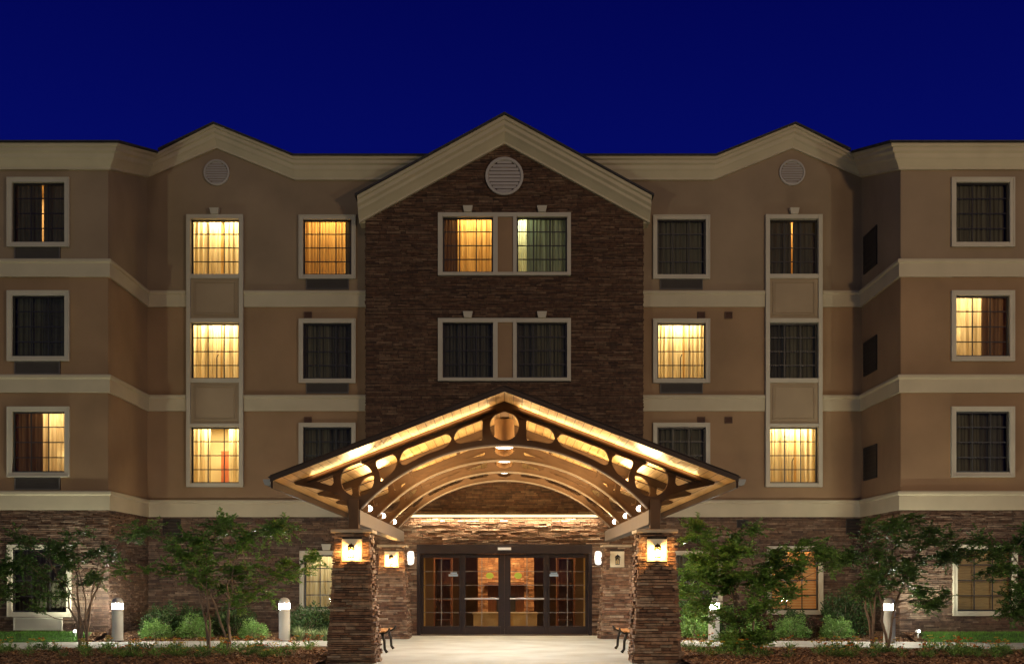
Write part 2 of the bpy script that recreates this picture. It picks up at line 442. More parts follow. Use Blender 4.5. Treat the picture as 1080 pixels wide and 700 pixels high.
addw('B', (545, 598), (340, 398.5), 'dark', 'bay', None)
addw('R', (321, 370), (585, 641), 'cream', 'own', "ground floor window with glowing cream curtain")
addw('R', (713, 757), (585, 641), 'dark', 'own', None)
addw('R', (813, 863), (580, 643), 'blinds', 'own', "ground floor window with orange wooden blinds")
addw('W', (13.5, 71), (579, 645), 'dark', 'own', None)
addw('W', (1009, 1067), (579, 644), 'blindsdim', 'own', "ground floor window with dim tan blinds")

Z1T, Z1B = pz(306.8, DR), pz(324, DR)   # band tops / bottoms
Z2T, Z2B = pz(416.5, DR), pz(433.6, DR)
Z3T, Z3B = pz(526.8, DR), pz(545, DR)
EAVE = 13.17; PEAK = 14.05; GX = 8.0; WEAVE = 12.33
hol = {'R': [w[1] for w in W if w[0] == 'R'], 'B': [w[1] for w in W if w[0] == 'B'], 'W': [w[1] for w in W if w[0] == 'W']}
DOOR = (-2.4, 2.4, 0.0, 2.49)

mo = MB()
for s in (-1, 1):
    up, lo = MB(), MB()
    x0, x1 = sorted((s * BX, s * WX)); h = hol['R']
    wall_grid(up, x0, x1, Z1B, EAVE - .25, YR, h); wall_grid(lo, x0, x1, Z3B, Z1B, YR, h); wall_grid(mo, x0, x1, -.1, Z3B, YR, h)
    up.quad((s * 1.9, YR, 11.6), (s * BX, YR, 11.6), (s * BX, YR, EAVE), (s * 1.9, YR, EAVE))
    # gable field
    zf = lambda a: EAVE - .25 + max(0, (2.18 - abs(a - GX))) * .41
    for a, b in ((3.8, 5.82), (5.82, 8.0), (8.0, WX)):
        up.quad((s * a, YR, EAVE - .25), (s * b, YR, EAVE - .25), (s * b, YR, zf(b) + .01), (s * a, YR, zf(a) + .01))
    # wing side wall
    for mbx, z0, z1 in ((up, Z1B, EAVE - .1), (lo, Z3B, Z1B), (mo, -.1, Z3B)):
        if mbx is up:
            up.poly([(s * WX, YR, z0), (s * WX, YW, z0), (s * WX, YW, WEAVE - .1), (s * WX, YR, z1)])
        else:
            mbx.quad((s * WX, YR, z0), (s * WX, YW, z0), (s * WX, YW, z1), (s * WX, YR, z1))
    x0, x1 = sorted((s * WX, s * 21)); h = hol['W']
    wall_grid(up, x0, x1, Z1B, WEAVE - .1, YW, h); wall_grid(lo, x0, x1, Z3B, Z1B, YW, h); wall_grid(mo, x0, x1, -.1, Z3B, YW, h)
    # bay sides
    mo.quad((s * BX, YR, -.1), (s * BX, YB, -.1), (s * BX, YB, 12.2), (s * BX, YR, 12.2))
    up.build("upper_wall", M['stucco_top'], hotel, fix=False)
    lo.build("lower_wall", M['stucco_mid'], hotel, fix=False)
wall_grid(mo, -BX, BX, -.1, 11.6, YB, hol['B'] + [(DOOR[0], DOOR[1], -.1, DOOR[3])])
mo.poly([(-BX, YB, 11.6), (BX, YB, 11.6), (BX, YB, 11.8), (0, YB, 13.8), (-BX, YB, 11.8)])
mo.build("backing_wall", M['mortar'], hotel, fix=False)
# building body behind (back and ends), so other viewpoints see a solid block
bb = MB(); bb.quad((-21, 16, -.1), (21, 16, -.1), (21, 16, 13.1), (-21, 16, 13.1))
for s in (-1, 1): bb.poly([(s * 21, YW, -.1), (s * 21, 16, -.1), (s * 21, 16, 13.1), (s * 21, .4, 13.1), (s * 21, YW, WEAVE - .1)])
bb.build("rear_wall", M['stucco_mid'], hotel, fix=False)

# stone cladding
rnd = random.Random(5)
def front(y): return lambda u, v, d: (u, y - d, v)
bay_holes = []
def grow(o, m): return (o[0] - m, o[1] + m, o[2] - m, o[3] + m)
bayW = (px(462, DB), px(602, DB))
for (a, b) in ((225, 291), (336, 402)):
    bay_holes.append((bayW[0], bayW[1], pz(b, DB), pz(a, DB)))
bay_holes.append(DOOR)
LEDGE = (3.235, 3.325)
bay_holes.append((-2.62, 2.62, LEDGE[0], LEDGE[1]))
vent_c = (0, pz(187, DB), .53)
def baylim(z):
    t = 13.75 - .545 * abs(0)
    w = min(BX, (13.72 - z) / .545)
    return (-w, w) if w > 0 else (0, 0)
st = MB()
stones(st, -BX, BX, 3.4, 13.6, front(YB), bay_holes, rnd, baylim, dmax=.035)
for s in (-1, 1):
    stones(st, YB, YR, -.0, 11.9, (lambda u, v, d, s=s: (s * (BX + d), u, v)), (), rnd, dmax=.03)
st.build("stone_cladding", M['stone'], hotel, fix=False)
st = MB()
stones(st, -BX, BX, -.02, 3.4, front(YB), bay_holes, rnd, None, dmin=.01, dmax=.06)
st.build("entrance_stonework", M['stone_pillar'], hotel, fix=False)
st = MB()
for s in (-1, 1):
    x0, x1 = sorted((s * (BX + .03), s * (WX - .03)))
    hs = [grow(h, .09) for h in hol['R']] + [opening(172, 191, 548, 565, DR), opening(777, 789, 548, 556, DR), opening(892, 909, 547, 563, DR)]
    stones(st, x0, x1, 0, Z3B + .02, front(YR), hs, rnd)
    stones(st, YW, YR, 0, Z3B + .02, (lambda u, v, d, s=s: (s * (WX - d), u, v)), (), rnd)
    x0, x1 = sorted((s * (WX - .03), s * 21)); hs = [grow(h, .09) for h in hol['W']]
    stones(st, x0, x1, 0, Z3B + .02, front(YW), hs, rnd)
st.build("ground_storey_cladding", M['stone_low'], hotel, fix=False)

# bands
BAND = lambda h: [(0, 0), (.075, 0), (.10, -.025), (.10, -.085), (.065, -.12), (.065, -h), (0, -h)]
aSur = (px(197, DR), px(257.5, DR))
for zt, zb, brk in ((Z1T, Z1B, True), (Z2T, Z2B, True), (Z3T, Z3B, False)):
    h = zt - zb
    for s in (-1, 1):
        if brk:
            mb = MB(); mb.sweep([(s * BX, YR, zt, 0, -1), (s * -aSur[1], YR, zt, 0, -1)], BAND(h)); mb.build("storey_band", M['trim'], hotel, bevel=.004)
            first = (s * -aSur[0], YR, zt, 0, -1)
        else: first = (s * BX, YR, zt, 0, -1)
        mb = MB(); mb.sweep([first, (s * WX, YR, zt, -s, -1), (s * WX, YW, zt, -s, -1), (s * 21, YW, zt, 0, -1)], BAND(h))
        mb.build("storey_band", M['trim'], hotel, bevel=.004)
# cornices and roof
CORN = [(0, 0), (.36, 0), (.36, -.07), (.30, -.09), (.30, -.17), (.24, -.21), (.22, -.30), (.20, -.33), (.18, -.345), (.08, -.50), (.08, -.55), (0, -.55)]
rf = MB()
for s in (-1, 1):
    mb = MB()
    path = [(s * 2.0, YR, EAVE, 0, -1), (s * 5.82, YR, EAVE, 0, -1), (s * GX, YR, PEAK, 0, -1), (s * (WX), YR, EAVE + .08, -s * 1, -1),
            (s * WX, YW, WEAVE, -s, -1), (s * 21, YW, WEAVE, 0, -1)]
    mb.sweep(path, CORN); mb.build("cornice", M['trim'], hotel, bevel=.005)
    # roof planes: edge strip over the cornice running back
    pts = [(s * 2.0, EAVE), (s * 5.8, EAVE), (s * GX, PEAK), (s * (WX - .42), EAVE + .15)]
    for (a, za), (b, zb) in zip(pts[:-1], pts[1:]):
        rf.hexa([(a, YR - .42, za), (b, YR - .42, zb), (b, 16.2, zb), (a, 16.2, za), (a, YR - .42, za + .045), (b, YR - .42, zb + .045), (b, 16.2, zb + .045), (a, 16.2, za + .045)])
    a, b = s * (WX - .42), s * 21.3
    rf.hexa([(a, YW - .42, WEAVE), (b, YW - .42, WEAVE), (b, YR - .42, EAVE + .08), (a, YR - .42, EAVE + .08), (a, YW - .42, WEAVE + .045), (b, YW - .42, WEAVE + .045), (b, YR - .42, EAVE + .125), (a, YR - .42, EAVE + .125)])
    rf.hexa([(a, YR - .42, EAVE + .08), (b, YR - .42, EAVE + .08), (b, 16.2, EAVE + .1), (a, 16.2, EAVE + .1), (a, YR - .42, EAVE + .125), (b, YR - .42, EAVE + .125), (b, 16.2, EAVE + .145), (a, 16.2, EAVE + .145)])
CORN2 = [(0, 0), (.50, 0), (.50, -.09), (.43, -.12), (.43, -.22), (.34, -.28), (.34, -.36), (.26, -.42), (.12, -.56), (.12, -.62), (0, -.62)]
mb = MB(); GE = 3.98; SL = .545
mb.sweep([(-GE, YB, 14.07 - SL * GE, 0, -1), (0, YB, 14.07, 0, -1), (GE, YB, 14.07 - SL * GE, 0, -1)], CORN2)
for s in (-1, 1):   # returns at the gable feet
    mb.box(*sorted((s * (BX + .02), s * GE)), YB, YR + .2, 14.07 - SL * GE - .60, 14.07 - SL * GE + .0)
mb.build("gable_cornice", M['trim'], hotel, bevel=.006)
for s in (-1, 1):
    a, b = 0, s * (GE + .06); za, zb = 14.07, 14.07 - SL * (GE + .06)
    rf.hexa([(a, YB - .56, za + .004), (b, YB - .56, zb + .004), (b, 8, zb + .004), (a, 8, za + .004), (a, YB - .56, za + .06), (b, YB - .56, zb + .06), (b, 8, zb + .06), (a, 8, za + .06)])
rf.build("roof", M['shingle'], hotel)

# round louvred vents
def round_vent(cx, cz, r, y):
    mb = MB(); n = 40
    ring = [(r, 0), (r, -.05), (r * .88, -.06), (r * .84, -.03), (r * .84, 0)]
    mb.lathe([(a, b) for a, b in ring], cx, y, cz, 40, 'y', cap=False)
    k = 9
    for i in range(k):
        z = -r * .84 + (i + .5) * (2 * r * .84 / k); w = math.sqrt(max(0.0001, (r * .84) ** 2 - z * z)) * .99
        hh = r * .84 / k
        mb.hexa([(cx - w, y - .035, cz + z - hh), (cx + w, y - .035, cz + z - hh), (cx + w, y - .028, cz + z - hh), (cx - w, y - .028, cz + z - hh),
                 (cx - w, y - .012, cz + z + hh * .8), (cx + w, y - .012, cz + z + hh * .8), (cx + w, y - .005, cz + z + hh * .8), (cx - w, y - .005, cz + z + hh * .8)])
    o = mb.build("gable_vent", M['vent_pale'], hotel)
for s in (-1, 1): round_vent(s * GX, pz(182.5, DR), .36, YR - .01)
round_vent(0, vent_c[1], .52, YB - .06)

# curtains
def curtain(x0, x1, z0, z1, y, m, parent, rnd, amp=.028, per=.11):
    mb = MB(); n = max(8, int((x1 - x0) / .0125)); ph = rnd.uniform(0, 6); per = rnd.uniform(.10, .21)
    cols = []
    for i in range(n + 1):
        x = x0 + (x1 - x0) * i / n
        t = x / per * 2 * math.pi
        yy = y + amp * math.sin(t + ph + 1.2 * math.sin(t * .31 + ph)) + amp * .3 * math.sin(t * 2.3 + ph)
        cols.append((x, yy))
    for (xa, ya), (xb, yb) in zip(cols[:-1], cols[1:]):
        mb.quad((xa, ya, z0), (xb, yb, z0), (xb, yb, z1), (xa, ya, z1))
    me = mb.build("curtain", m, parent, fix=False)
    bm = bmesh.new(); bm.from_mesh(me.data); bmesh.ops.remove_doubles(bm, verts=bm.verts, dist=1e-5); bm.to_mesh(me.data); bm.free()
    for p in me.data.polygons: p.use_smooth = True
    return me
M['bulb_shade'] = emit("lampshade_lit", (1.0, .78, .42), 5.0)
M['darkpole'] = mat("lamp_pole", (.03, .02, .015), .5)
M['woodblind'] = mat("wood_blind", (.50, .24, .08), .5, .15, 6, stretch=(1, 1, 8))
M['tanblind'] = mat("tan_blind", (.42, .31, .15), .6, .12, 6, stretch=(1, 1, 8))
wr = random.Random(11)
def ring(mb, o, wL, wR, wB, wT, y0, y1):
    x0, x1, z0, z1 = o
    mb.box(x0 - wL, x0, y0, y1, z0 - wB, z1 + wT); mb.box(x1, x1 + wR, y0, y1, z0 - wB, z1 + wT)
    mb.box(x0, x1, y0, y1, z1, z1 + wT); mb.box(x0, x1, y0, y1, z0 - wB, z0)
LIT = (1.0, .80, .42)
for wall, o, style, kind, label in W:
    y = {'R': YR, 'B': YB, 'W': YW}[wall]; x0, x1, z0, z1 = o; w = x1 - x0; h = z1 - z0
    sash = MB()
    ys0, ys1 = y + .035, y + .075
    ring(sash, (x0 + .04, x1 - .04, z0 + .04, z1 - .04), .0399, .0399, .0399, .0399, ys0 - .01, ys1 + .01)
    nc = 3; nr = 4
    for i in range(1, nc):
        xx = x0 + w * i / nc; sash.box(xx - .013, xx + .013, ys0 + .01, ys1 - .012, z0 + .04, z1 - .04)
    for i in range(1, nr):
        zz = z0 + h * i / nr; sash.box(x0 + .04, x1 - .04, ys0 + .012, ys1 - .01, zz - .013, zz + .013)
    win = sash.build("window", M['sash'], hotel)
    if label: win['label'] = label
    pn = MB(); pn.quad((x0 + .03, y + .058, z0 + .03), (x1 - .03, y + .058, z0 + .03), (x1 - .03, y + .058, z1 - .03), (x0 + .03, y + .058, z1 - .03))
    pn.build("pane", M['glass'], win, fix=False)
    if kind != 'bay' and kind != 'col':
        tr = MB(); ring(tr, o, .11, .11, .10, .10, y - .075, y + .02)
        ring(tr, grow(o, .085), .035, .035, .035, .035, y - .095, y - .0)
        if wall == 'W': pass
        tr.build("trim", M['trim_win'], win, bevel=.006)
    # room
    lit = style != 'dark'
    dp = 1.5; rm = MB()
    xa, xb, za, zb = x0, x1, z0, z1; ya, yb = y, y + dp
    xo0, xo1, zo0, zo1 = x0 - .25, x1 + .25, z0 - .35, z1 + .25
    yy = y + .14
    # reveal
    rm.quad((x0, y, z0), (x0, yy, z0), (x0, yy, z1), (x0, y, z1)); rm.quad((x1, y, z0), (x1, yy, z0), (x1, yy, z1), (x1, y, z1))
    rm.quad((x0, y, z0), (x1, y, z0), (x1, yy, z0), (x0, yy, z0)); rm.quad((x0, y, z1), (x1, y, z1), (x1, yy, z1), (x0, yy, z1))
    # inner wall ring
    for (a, b, c, d) in ((xo0, x0, zo0, zo1), (x1, xo1, zo0, zo1), (x0, x1, zo0, z0), (x0, x1, z1, zo1)):
        rm.quad((a, yy, c), (b, yy, c), (b, yy, d), (a, yy, d))
    rm.quad((xo0, yy, zo0), (xo0, yb, zo0), (xo0, yb, zo1), (xo0, yy, zo1)); rm.quad((xo1, yy, zo0), (xo1, yb, zo0), (xo1, yb, zo1), (xo1, yy, zo1))
    rm.quad((xo0, yy, zo0), (xo1, yy, zo0), (xo1, yb, zo0), (xo0, yb, zo0)); rm.quad((xo0, yy, zo1), (xo1, yy, zo1), (xo1, yb, zo1), (xo0, yb, zo1))
    rm.quad((xo0, yb, zo0), (xo1, yb, zo0), (xo1, yb, zo1), (xo0, yb, zo1))
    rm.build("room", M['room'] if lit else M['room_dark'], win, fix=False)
    fx = lambda t: x0 + w * t
    cy = y + .20; top = z1 + .12; bot = z0 - .2
    def C(a, b, m, dy=0, amp=.028): return curtain(fx(a), fx(b), bot, top, cy + dy, M[m], win, wr, amp)
    def roomlight(p, c=LIT, dy=.55, fxp=.5, sz=.9):
        lamp("room_light", 'AREA', (fx(fxp), y + dy, z1 + .2), p, c, sz, win, target=(fx(fxp), y + dy - .12, z0), size_y=.15)
    if style == 'dark':
        
        v = wr.randint(0, 3)
        if v == 0: C(-.1, 1.1, 'grey')
        elif v == 1: C(-.1, .52, 'grey'); C(.5, 1.1, 'charcoal', .03)
        elif v == 2: C(-.1, .40, 'charcoal', .02); C(.38, 1.1, 'grey')
        else: C(-.1, .46, 'charcoal'); C(.47, 1.1, 'charcoal', .0)
    elif style in ('sheer', 'sheerlamp'):
        C(-.1, .30, 'sheer'); C(.28, .56, 'sheer', .03); C(.64 if style == 'sheer' else .60, 1.1, 'sheer', .0); C(.3, .8, 'amber', .5, .04)
        roomlight(80, LIT, .45)
        if style == 'sheerlamp':
            mb = MB(); mb.tube([(fx(.5), y + .12, z0 + .0), (fx(.5), y + .12, z0 + h * .40), (fx(.53), y + .12, z0 + h * .46)], .014, 8); mb.build("lamp_pole", M['darkpole'], win)
    elif style == 'door':
        C(-.1, .36, 'sheer'); C(.74, 1.1, 'sheer')
        mb = MB(); mb.box(fx(.40), fx(.60), y + 1.1, y + 1.16, z0 - .3, z0 + h * .66); mb.build("room_door", M['reddoor'], win)
        roomlight(70, LIT, .5)
    elif style == 'amber':
        C(-.1, .84, 'amber'); C(.85, 1.1, 'grey'); roomlight(34, (1, .66, .26), .55)
    elif style == 'amberL':
        C(-.1, .29, 'brown'); C(.27, 1.1, 'amber', .03); roomlight(45, (1, .72, .32), .55, .6)
    elif style == 'gap':
        C(-.1, .495, 'charcoal', 0, .015); C(.53, 1.1, 'charcoal', 0, .015); C(.4, .65, 'amber', .4); roomlight(40, (1, .62, .28), .9)
    elif style == 'halfR':
        C(-.1, .5, 'brown'); C(.48, 1.1, 'sheer', .03); roomlight(26, (1, .70, .36), .6, .7)
        mb = MB(); mb.lathe([(.09, 0), (.13, -.2)][::-1], fx(.93), y + .42, z0 + h * .38, 16); mb.build("lampshade", M['bulb_shade'], win)
    elif style == 'halfL':
        C(-.1, .56, 'sheer'); C(.55, 1.1, 'brown', .03); roomlight(34, (1, .74, .40), .6, .3)
        mb = MB(); mb.lathe([(.09, 0), (.13, -.2)][::-1], fx(.1), y + .42, z0 + h * .5, 16); mb.build("lampshade", M['bulb_shade'], win)
    elif style == 'green':
        C(-.1, .22, 'sheer', .05); C(.2, 1.1, 'green'); roomlight(30, (.85, 1, .68), .6, .12, .4)
    elif style == 'cream':
        C(-.1, 1.1, 'cream'); roomlight(26, (1, .86, .56), .55)
    elif style in ('blinds', 'blindsdim'):
        mb = MB(); n = 22
        for i in range(n):
            zc = z0 + h * (i + .5) / n; q = h / n * .44
            mb.hexa([(x0, cy - .035, zc - q), (x1, cy - .035, zc - q), (x1, cy - .03, zc - q), (x0, cy - .03, zc - q),
                     (x0, cy - .012, zc + q), (x1, cy - .012, zc + q), (x1, cy - .007, zc + q), (x0, cy - .007, zc + q)])
        mb.build("blind", M['woodblind'] if style == 'blinds' else M['tanblind'], win)
        roomlight(30 if style == 'blinds' else 5, (1, .62, .24), .5)
        lamp("room_light", 'AREA', (fx(.5), cy - .06, z1 + .03), 8 if style == 'blinds' else 1.6, (1, .70, .35), .8, win, target=(fx(.5), cy - .04, z0), size_y=.04)
# surrounds of the stacked window columns
for s in (-1, 1):
    c0, c1 = (AL if s < 0 else AR)
    mb = MB()
    x0, x1 = px(c0, DR), px(c1, DR); zb, zt = pz(513.5, DR), pz(227.5, DR)
    yo0, yo1 = YR - .13, YR + .02
    mb.box(x0 - .115, x0, yo0, yo1, zb, zt); mb.box(x1, x1 + .115, yo0, yo1, zb, zt)
    for (a, b) in ((227.5, 232), (290, 294.5), (336.5, 341), (399.5, 404), (447, 450.5), (509.5, 513.5)):
        mb.box(x0, x1, yo0 + .004, yo1, pz(b, DR), pz(a, DR))
    mb.build("window_column_surround", M['trim_win'], hotel, bevel=.006)
    for (a, b) in ((294.5, 336.5), (404, 447)):
        mb = MB(); za, zb2 = pz(b, DR), pz(a, DR)
        mb.box(x0, x1, YR - .07, YR + .01, za, zb2)
        ring(mb, (x0 + .12, x1 - .12, za + .13, zb2 - .11), .03, .03, .03, .03, YR - .10, YR - .072)
        mb.box(x0 + .15, x1 - .15, YR - .082, YR - .072, za + .16, zb2 - .14)
        mb.build("spandrel_panel", M['panel'], hotel, bevel=.006)
# bay window surrounds with middle panel
for (a, b) in ((225, 291), (336, 402)):
    zt, zb = pz(a, DB), pz(b, DB); mb = MB(); xs_ = [px(v, DB) for v in (462, 467, 520, 525, 541, 545, 598, 602)]
    sy0, sy1 = YB - .09, YB + .02
    for i in (0, 2, 4, 6): mb.box(xs_[i], xs_[i + 1], sy0, sy1, zb, zt)
    for i in (1, 3, 5): mb.box(xs_[i], xs_[i + 1], sy0 + .003, sy1, zt - (pz(a, DB) - pz(a + 4.5, DB)), zt); mb.box(xs_[i], xs_[i + 1], sy0 + .003, sy1, zb, zb + .09)
    mb.build("double_window_surround", M['trim_win'], hotel, bevel=.006)
    mb = MB(); mb.box(xs_[3], xs_[4], YB - .04, YB + .015, zb + .09, zt - .117); mb.build("stucco_panel", M['stucco_mid'], hotel)
def keystone(cx, zb, y, name="keystone"):
    mb = MB(); mb.hexa([(cx - .10, y - .13, zb), (cx + .10, y - .13, zb), (cx + .10, y, zb), (cx - .10, y, zb),
                        (cx - .135, y - .15, zb + .17), (cx + .135, y - .15, zb + .17), (cx + .135, y, zb + .17), (cx - .135, y, zb + .17)])
    mb.build(name, M['trim_win'], hotel, bevel=.006)
for s in (-1, 1): keystone(s * 8.04, pz(227.5, DR) + .003, YR - .02)
for a in (225, 336):
    for c in (493.5, 571.5): keystone(px(c, DB), pz(a, DB) + .003, YB)
keystone(px(345, DR), pz(580, DR), YR - .02)
# room air units under windows
def grille(x0, x1, z0, z1, y, m, n=9):
    mb = MB(); mb.box(x0, x1, y - .012, y + .01, z0, z1)
    ring(mb, (x0 + .03, x1 - .03, z0 + .03, z1 - .03), .03, .03, .03, .03, y - .05, y - .013)
    for i in range(n):
        z = z0 + .04 + (z1 - z0 - .08) * (i + .5) / n; q = (z1 - z0) / n * .3
        mb.hexa([(x0 + .03, y - .045, z - q), (x1 - .03, y - .045, z - q), (x1 - .03, y - .04, z - q), (x0 + .03, y - .04, z - q),
                 (x0 + .03, y - .022, z + q), (x1 - .03, y - .022, z + q), (x1 - .03, y - .016, z + q), (x0 + .03, y - .016, z + q)])
    mb.build("air_unit_grille", m, hotel)
for s in (-1, 1):
    for (a, b) in ((294, 305.5), (403.5, 415)):
        x0, x1 = sorted((s * -px(323, DR), s * -px(368, DR))); grille(x0, x1, pz(b, DR), pz(a, DR), YR, M['grille'], 6)
for (a, b) in ((260, 274), (381, 395), (502.5, 516.5)): grille(px(16, DW), px(64, DW), pz(b, DW), pz(a, DW), YW, M['grille'], 7)
grille(px(16, DW), px(67, DW), pz(664, DW), pz(650.5, DW), YW - .06, M['grille_pale'], 8)
# small wall vents
def vent(x0, x1, z0, z1, y, m, name="wall_vent"):
    mb = MB(); ring(mb, (x0 + .02, x1 - .02, z0 + .02, z1 - .02), .02, .02, .02, .02, y - .045, y)
    n = 5
    for i in range(n):
        z = z0 + (z1 - z0) * (i + .5) / n; mb.hexa([(x0 + .02, y - .035, z - .02), (x1 - .02, y - .035, z - .02), (x1 - .02, y - .03, z - .02), (x0 + .02, y - .03, z - .02),
            (x0 + .02, y - .015, z + .02), (x1 - .02, y - .015, z + .02), (x1 - .02, y - .01, z + .02), (x0 + .02, y - .01, z + .02)])
    mb.build(name, m, hotel)
for (vx, vy) in ((325, 332.5), (325, 443), (739.5, 332.5), (768.3, 332.5), (739.5, 443), (768.3, 443)):
    o = opening(vx - 4, vx + 4, vy - 3.5, vy + 3.5, DR); vent(*o, YR, M['vent_brown'])
for o in (opening(172, 191, 548, 565, DR), opening(777, 789, 548, 556, DR), opening(892, 909, 547, 563, DR)):
    vent(*o, YR - .0, M['vent_dark'])
# narrow openings in the right wing's side wall
for (za, zb) in ((241, 281), (356, 391), (470, 503)):
    zt, zl = EYE + (612 - za) * 29.3 / 1152, EYE + (612 - zb) * 29.5 / 1152
    mb = MB(); x = WX; y0, y1 = -.85, .12
    mb.box(x - .02, x + .01, y0, y1, zl, zt)
    for (a, b, c, d) in ((y0, y1, zt, zt + .04), (y0, y1, zl - .04, zl), (y0 - .04, y0, zl - .04, zt + .04), (y1, y1 + .04, zl - .04, zt + .04)):
        mb.box(x - .035, x + .0, a, b, c, d)
    for i in range(7):
        z = zl + (zt - zl) * (i + .5) / 7; mb.box(x - .032, x - .02, y0, y1, z - .012, z + .012)
    mb.build("side_louvre", M['vent_dark'], hotel)
# light ledge over the entrance
mb = MB(); mb.box(-2.62, 2.62, YB - .20, YB + .0, LEDGE[0] + .06, LEDGE[1]); mb.build("entrance_ledge", M['trim'], hotel, bevel=.005)
mb = MB(); mb.box(-2.6, 2.6, YB - .19, YB - .13, LEDGE[0], LEDGE[0] + .058)
M['striplight'] = emit("strip_light", (1.0, .80, .50), 1.5)
mb.build("strip_light", M['striplight'], hotel)
lamp("strip_glow", 'AREA', (0, YB - .16, LEDGE[0] - .01), 125, (1, .80, .52), 5.1, hotel, target=(0, YB - .12, 0), size_y=.05)

# ---- sliding entrance doors
M['doorframe'] = mat("door_frame_bronze", (0.018, 0.012, 0.013), 0.5, .1, 4, spec=.25)
M['bar'] = mat("push_bar_metal", (.62, .58, .52), .3, metal=.6)
M['muntin'] = mat("door_muntin", (.22, .19, .16), .4, metal=.4)
hd = MB(); hd.box(-2.4, 2.4, YB - .08, YB + .16, 2.24, 2.488); hd.box(-2.4, -2.31, YB - .05, YB + .14, .0, 2.24); hd.box(2.31, 2.4, YB - .05, YB + .14, .0, 2.24)
hd.box(-2.31, 2.31, YB - .05, YB + .14, 0.0, .022)
doorway = hd.build("door_surround", M['doorframe'], hotel, bevel=.006)
mb = MB(); mb.box(-.18, .18, YB - .125, YB - .082, 2.34, 2.41); mb.build("motion_sensor", emit("sensor_glow", (.8, .78, .7), .25), doorway)  # housing is no lamp; part of its brightness is added emission
M['sticker'] = mat("sticker_yellow_green", (.50, .60, .06), .6, .05)
M['sticker_blue'] = mat("sticker_pale_blue", (.35, .45, .55), .6, .1)
dp = [(-2.31, -1.16, .075, False), (-1.17, .0, .03, True), (.0, 1.17, .03, True), (1.16, 2.31, .075, False)]
for i, (a, b, dy, slide) in enumerate(dp):
    y0, y1 = YB + dy - .0, YB + dy + .045
    fw = .10 if slide else .085
    mb = MB(); g = .0004
    mb.box(a + g, a + fw, y0, y1, .03, 2.235); mb.box(b - fw, b - g, y0, y1, .03, 2.235)
    mb.box(a + fw, b - fw, y0, y1, 2.13, 2.235); mb.box(a + fw, b - fw, y0, y1, .03, .25)
    if slide:   # heavier meeting stile
        s = 1 if a < -.5 else -1
        xm = 0 - s * .115 if s > 0 else .115
        mb.box(*sorted((-s * .095, -s * .17)), y0 + .003, y1 - .003, .25, 2.13)
    d = mb.build("sliding_door" if slide else "fixed_door_panel", M['doorframe'], hotel, bevel=.005)
    gl = MB(); gl.quad((a + fw, y0 + .022, .25), (b - fw, y0 + .022, .25), (b - fw, y0 + .022, 2.13), (a + fw, y0 + .022, 2.13)); gl.build("glass", M['doorglass'], d, fix=False)
    mu = MB(); x0, x1 = a + fw, b - fw
    if slide: x0, x1 = (a + fw, -.17) if a < -.5 else (.17, b - fw)
    xm = (x0 + x1) / 2; mu.box(xm - .011, xm + .011, y0 + .012, y0 + .020, .25, 2.13)
    for k in range(1, 5):
        z = .25 + 1.88 * k / 5; mu.box(x0, x1, y0 + .011, y0 + .019, z - .008, z + .008)
    mu.build("muntin_grid", M['muntin'], d)
    if slide:
        pb = MB(); pb.box(x0 - .02, x1 + .02, y0 - .06, y0 - .035, .985, 1.03); pb.box(x0 - .02, x0, y0 - .04, y0, .985, 1.03); pb.box(x1, x1 + .02, y0 - .04, y0, .985, 1.03)
        pb.build("push_bar", M['bar'], d, bevel=.004)
        cx = px(516.5, 30) if a < -.5 else px(546.5, 30)
        sk = MB(); sk.lathe([(.001, -.004), (.105, -.004), (.105, 0), (.001, 0)], cx, y0 + .008, 1.64, 28, 'y'); sk.v = [(v[0], v[1], 1.64 + (v[2] - 1.64) * .82) for v in sk.v]
        sk.build("sticker", M['sticker'], d)
    else:
        cx = px(478, 30) if a < -2 else px(584, 30)
        sk = MB(); sk.box(cx - .13, cx + .13, y0 + .004, y0 + .010, 1.62, 1.68); sk.box(cx - .08, cx + .1, y0 + .004, y0 + .010, 1.69, 1.73); sk.build("sticker", M['sticker_blue'], d)

# ---- lobby behind the doors
M['lobby_floor'] = mat("lobby_tile", (.30, .22, .12), .35, .15, 3)
M['lobby_wall'] = mat("lobby_paint", (.17, .105, .06), .8, .05)
M['lobby_cream'] = mat("lobby_cream_paint", (.62, .44, .20), .8, .04)
M['wood'] = mat("lobby_cherry_wood", (.16, .06, .025), .4, .25, 5, stretch=(6, 6, 1))
lb = MB()
lb.quad((-4.5, .2, 0), (4.5, .2, 0), (4.5, 6.2, 0), (-4.5, 6.2, 0)); o = lb.build("lobby_floor", M['lobby_floor']); o['kind'] = 'structure'
lb = MB(); lb.quad((-4.5, .2, 2.9), (4.5, .2, 2.9), (4.5, 6.2, 2.9), (-4.5, 6.2, 2.9)); o = lb.build("lobby_ceiling", M['lobby_cream']); o['kind'] = 'structure'
lb = MB(); lb.quad((-4.5, 6.2, 0), (4.5, 6.2, 0), (4.5, 6.2, 2.9), (-4.5, 6.2, 2.9))
for s in (-1, 1): lb.quad((s * 4.5, .2, 0), (s * 4.5, 6.2, 0), (s * 4.5, 6.2, 2.9), (s * 4.5, .2, 2.9)); lb.quad((s * 4.5, .2, 0), (s * 2.42, .2, 0), (s * 2.42, .2, 2.9), (s * 4.5, .2, 2.9))
lb.quad((-2.42, .2, 2.5), (2.42, .2, 2.5), (2.42, .2, 2.9), (-2.42, .2, 2.9))
o = lb.build("lobby_wall", M['lobby_wall'], fix=False); o['kind'] = 'structure'
fp = empty("fireplace", (0.05, 4.6, 0), "stone fireplace with wooden mantel behind the entrance doors", "fireplace")
mb = MB(); fr = random.Random(3)
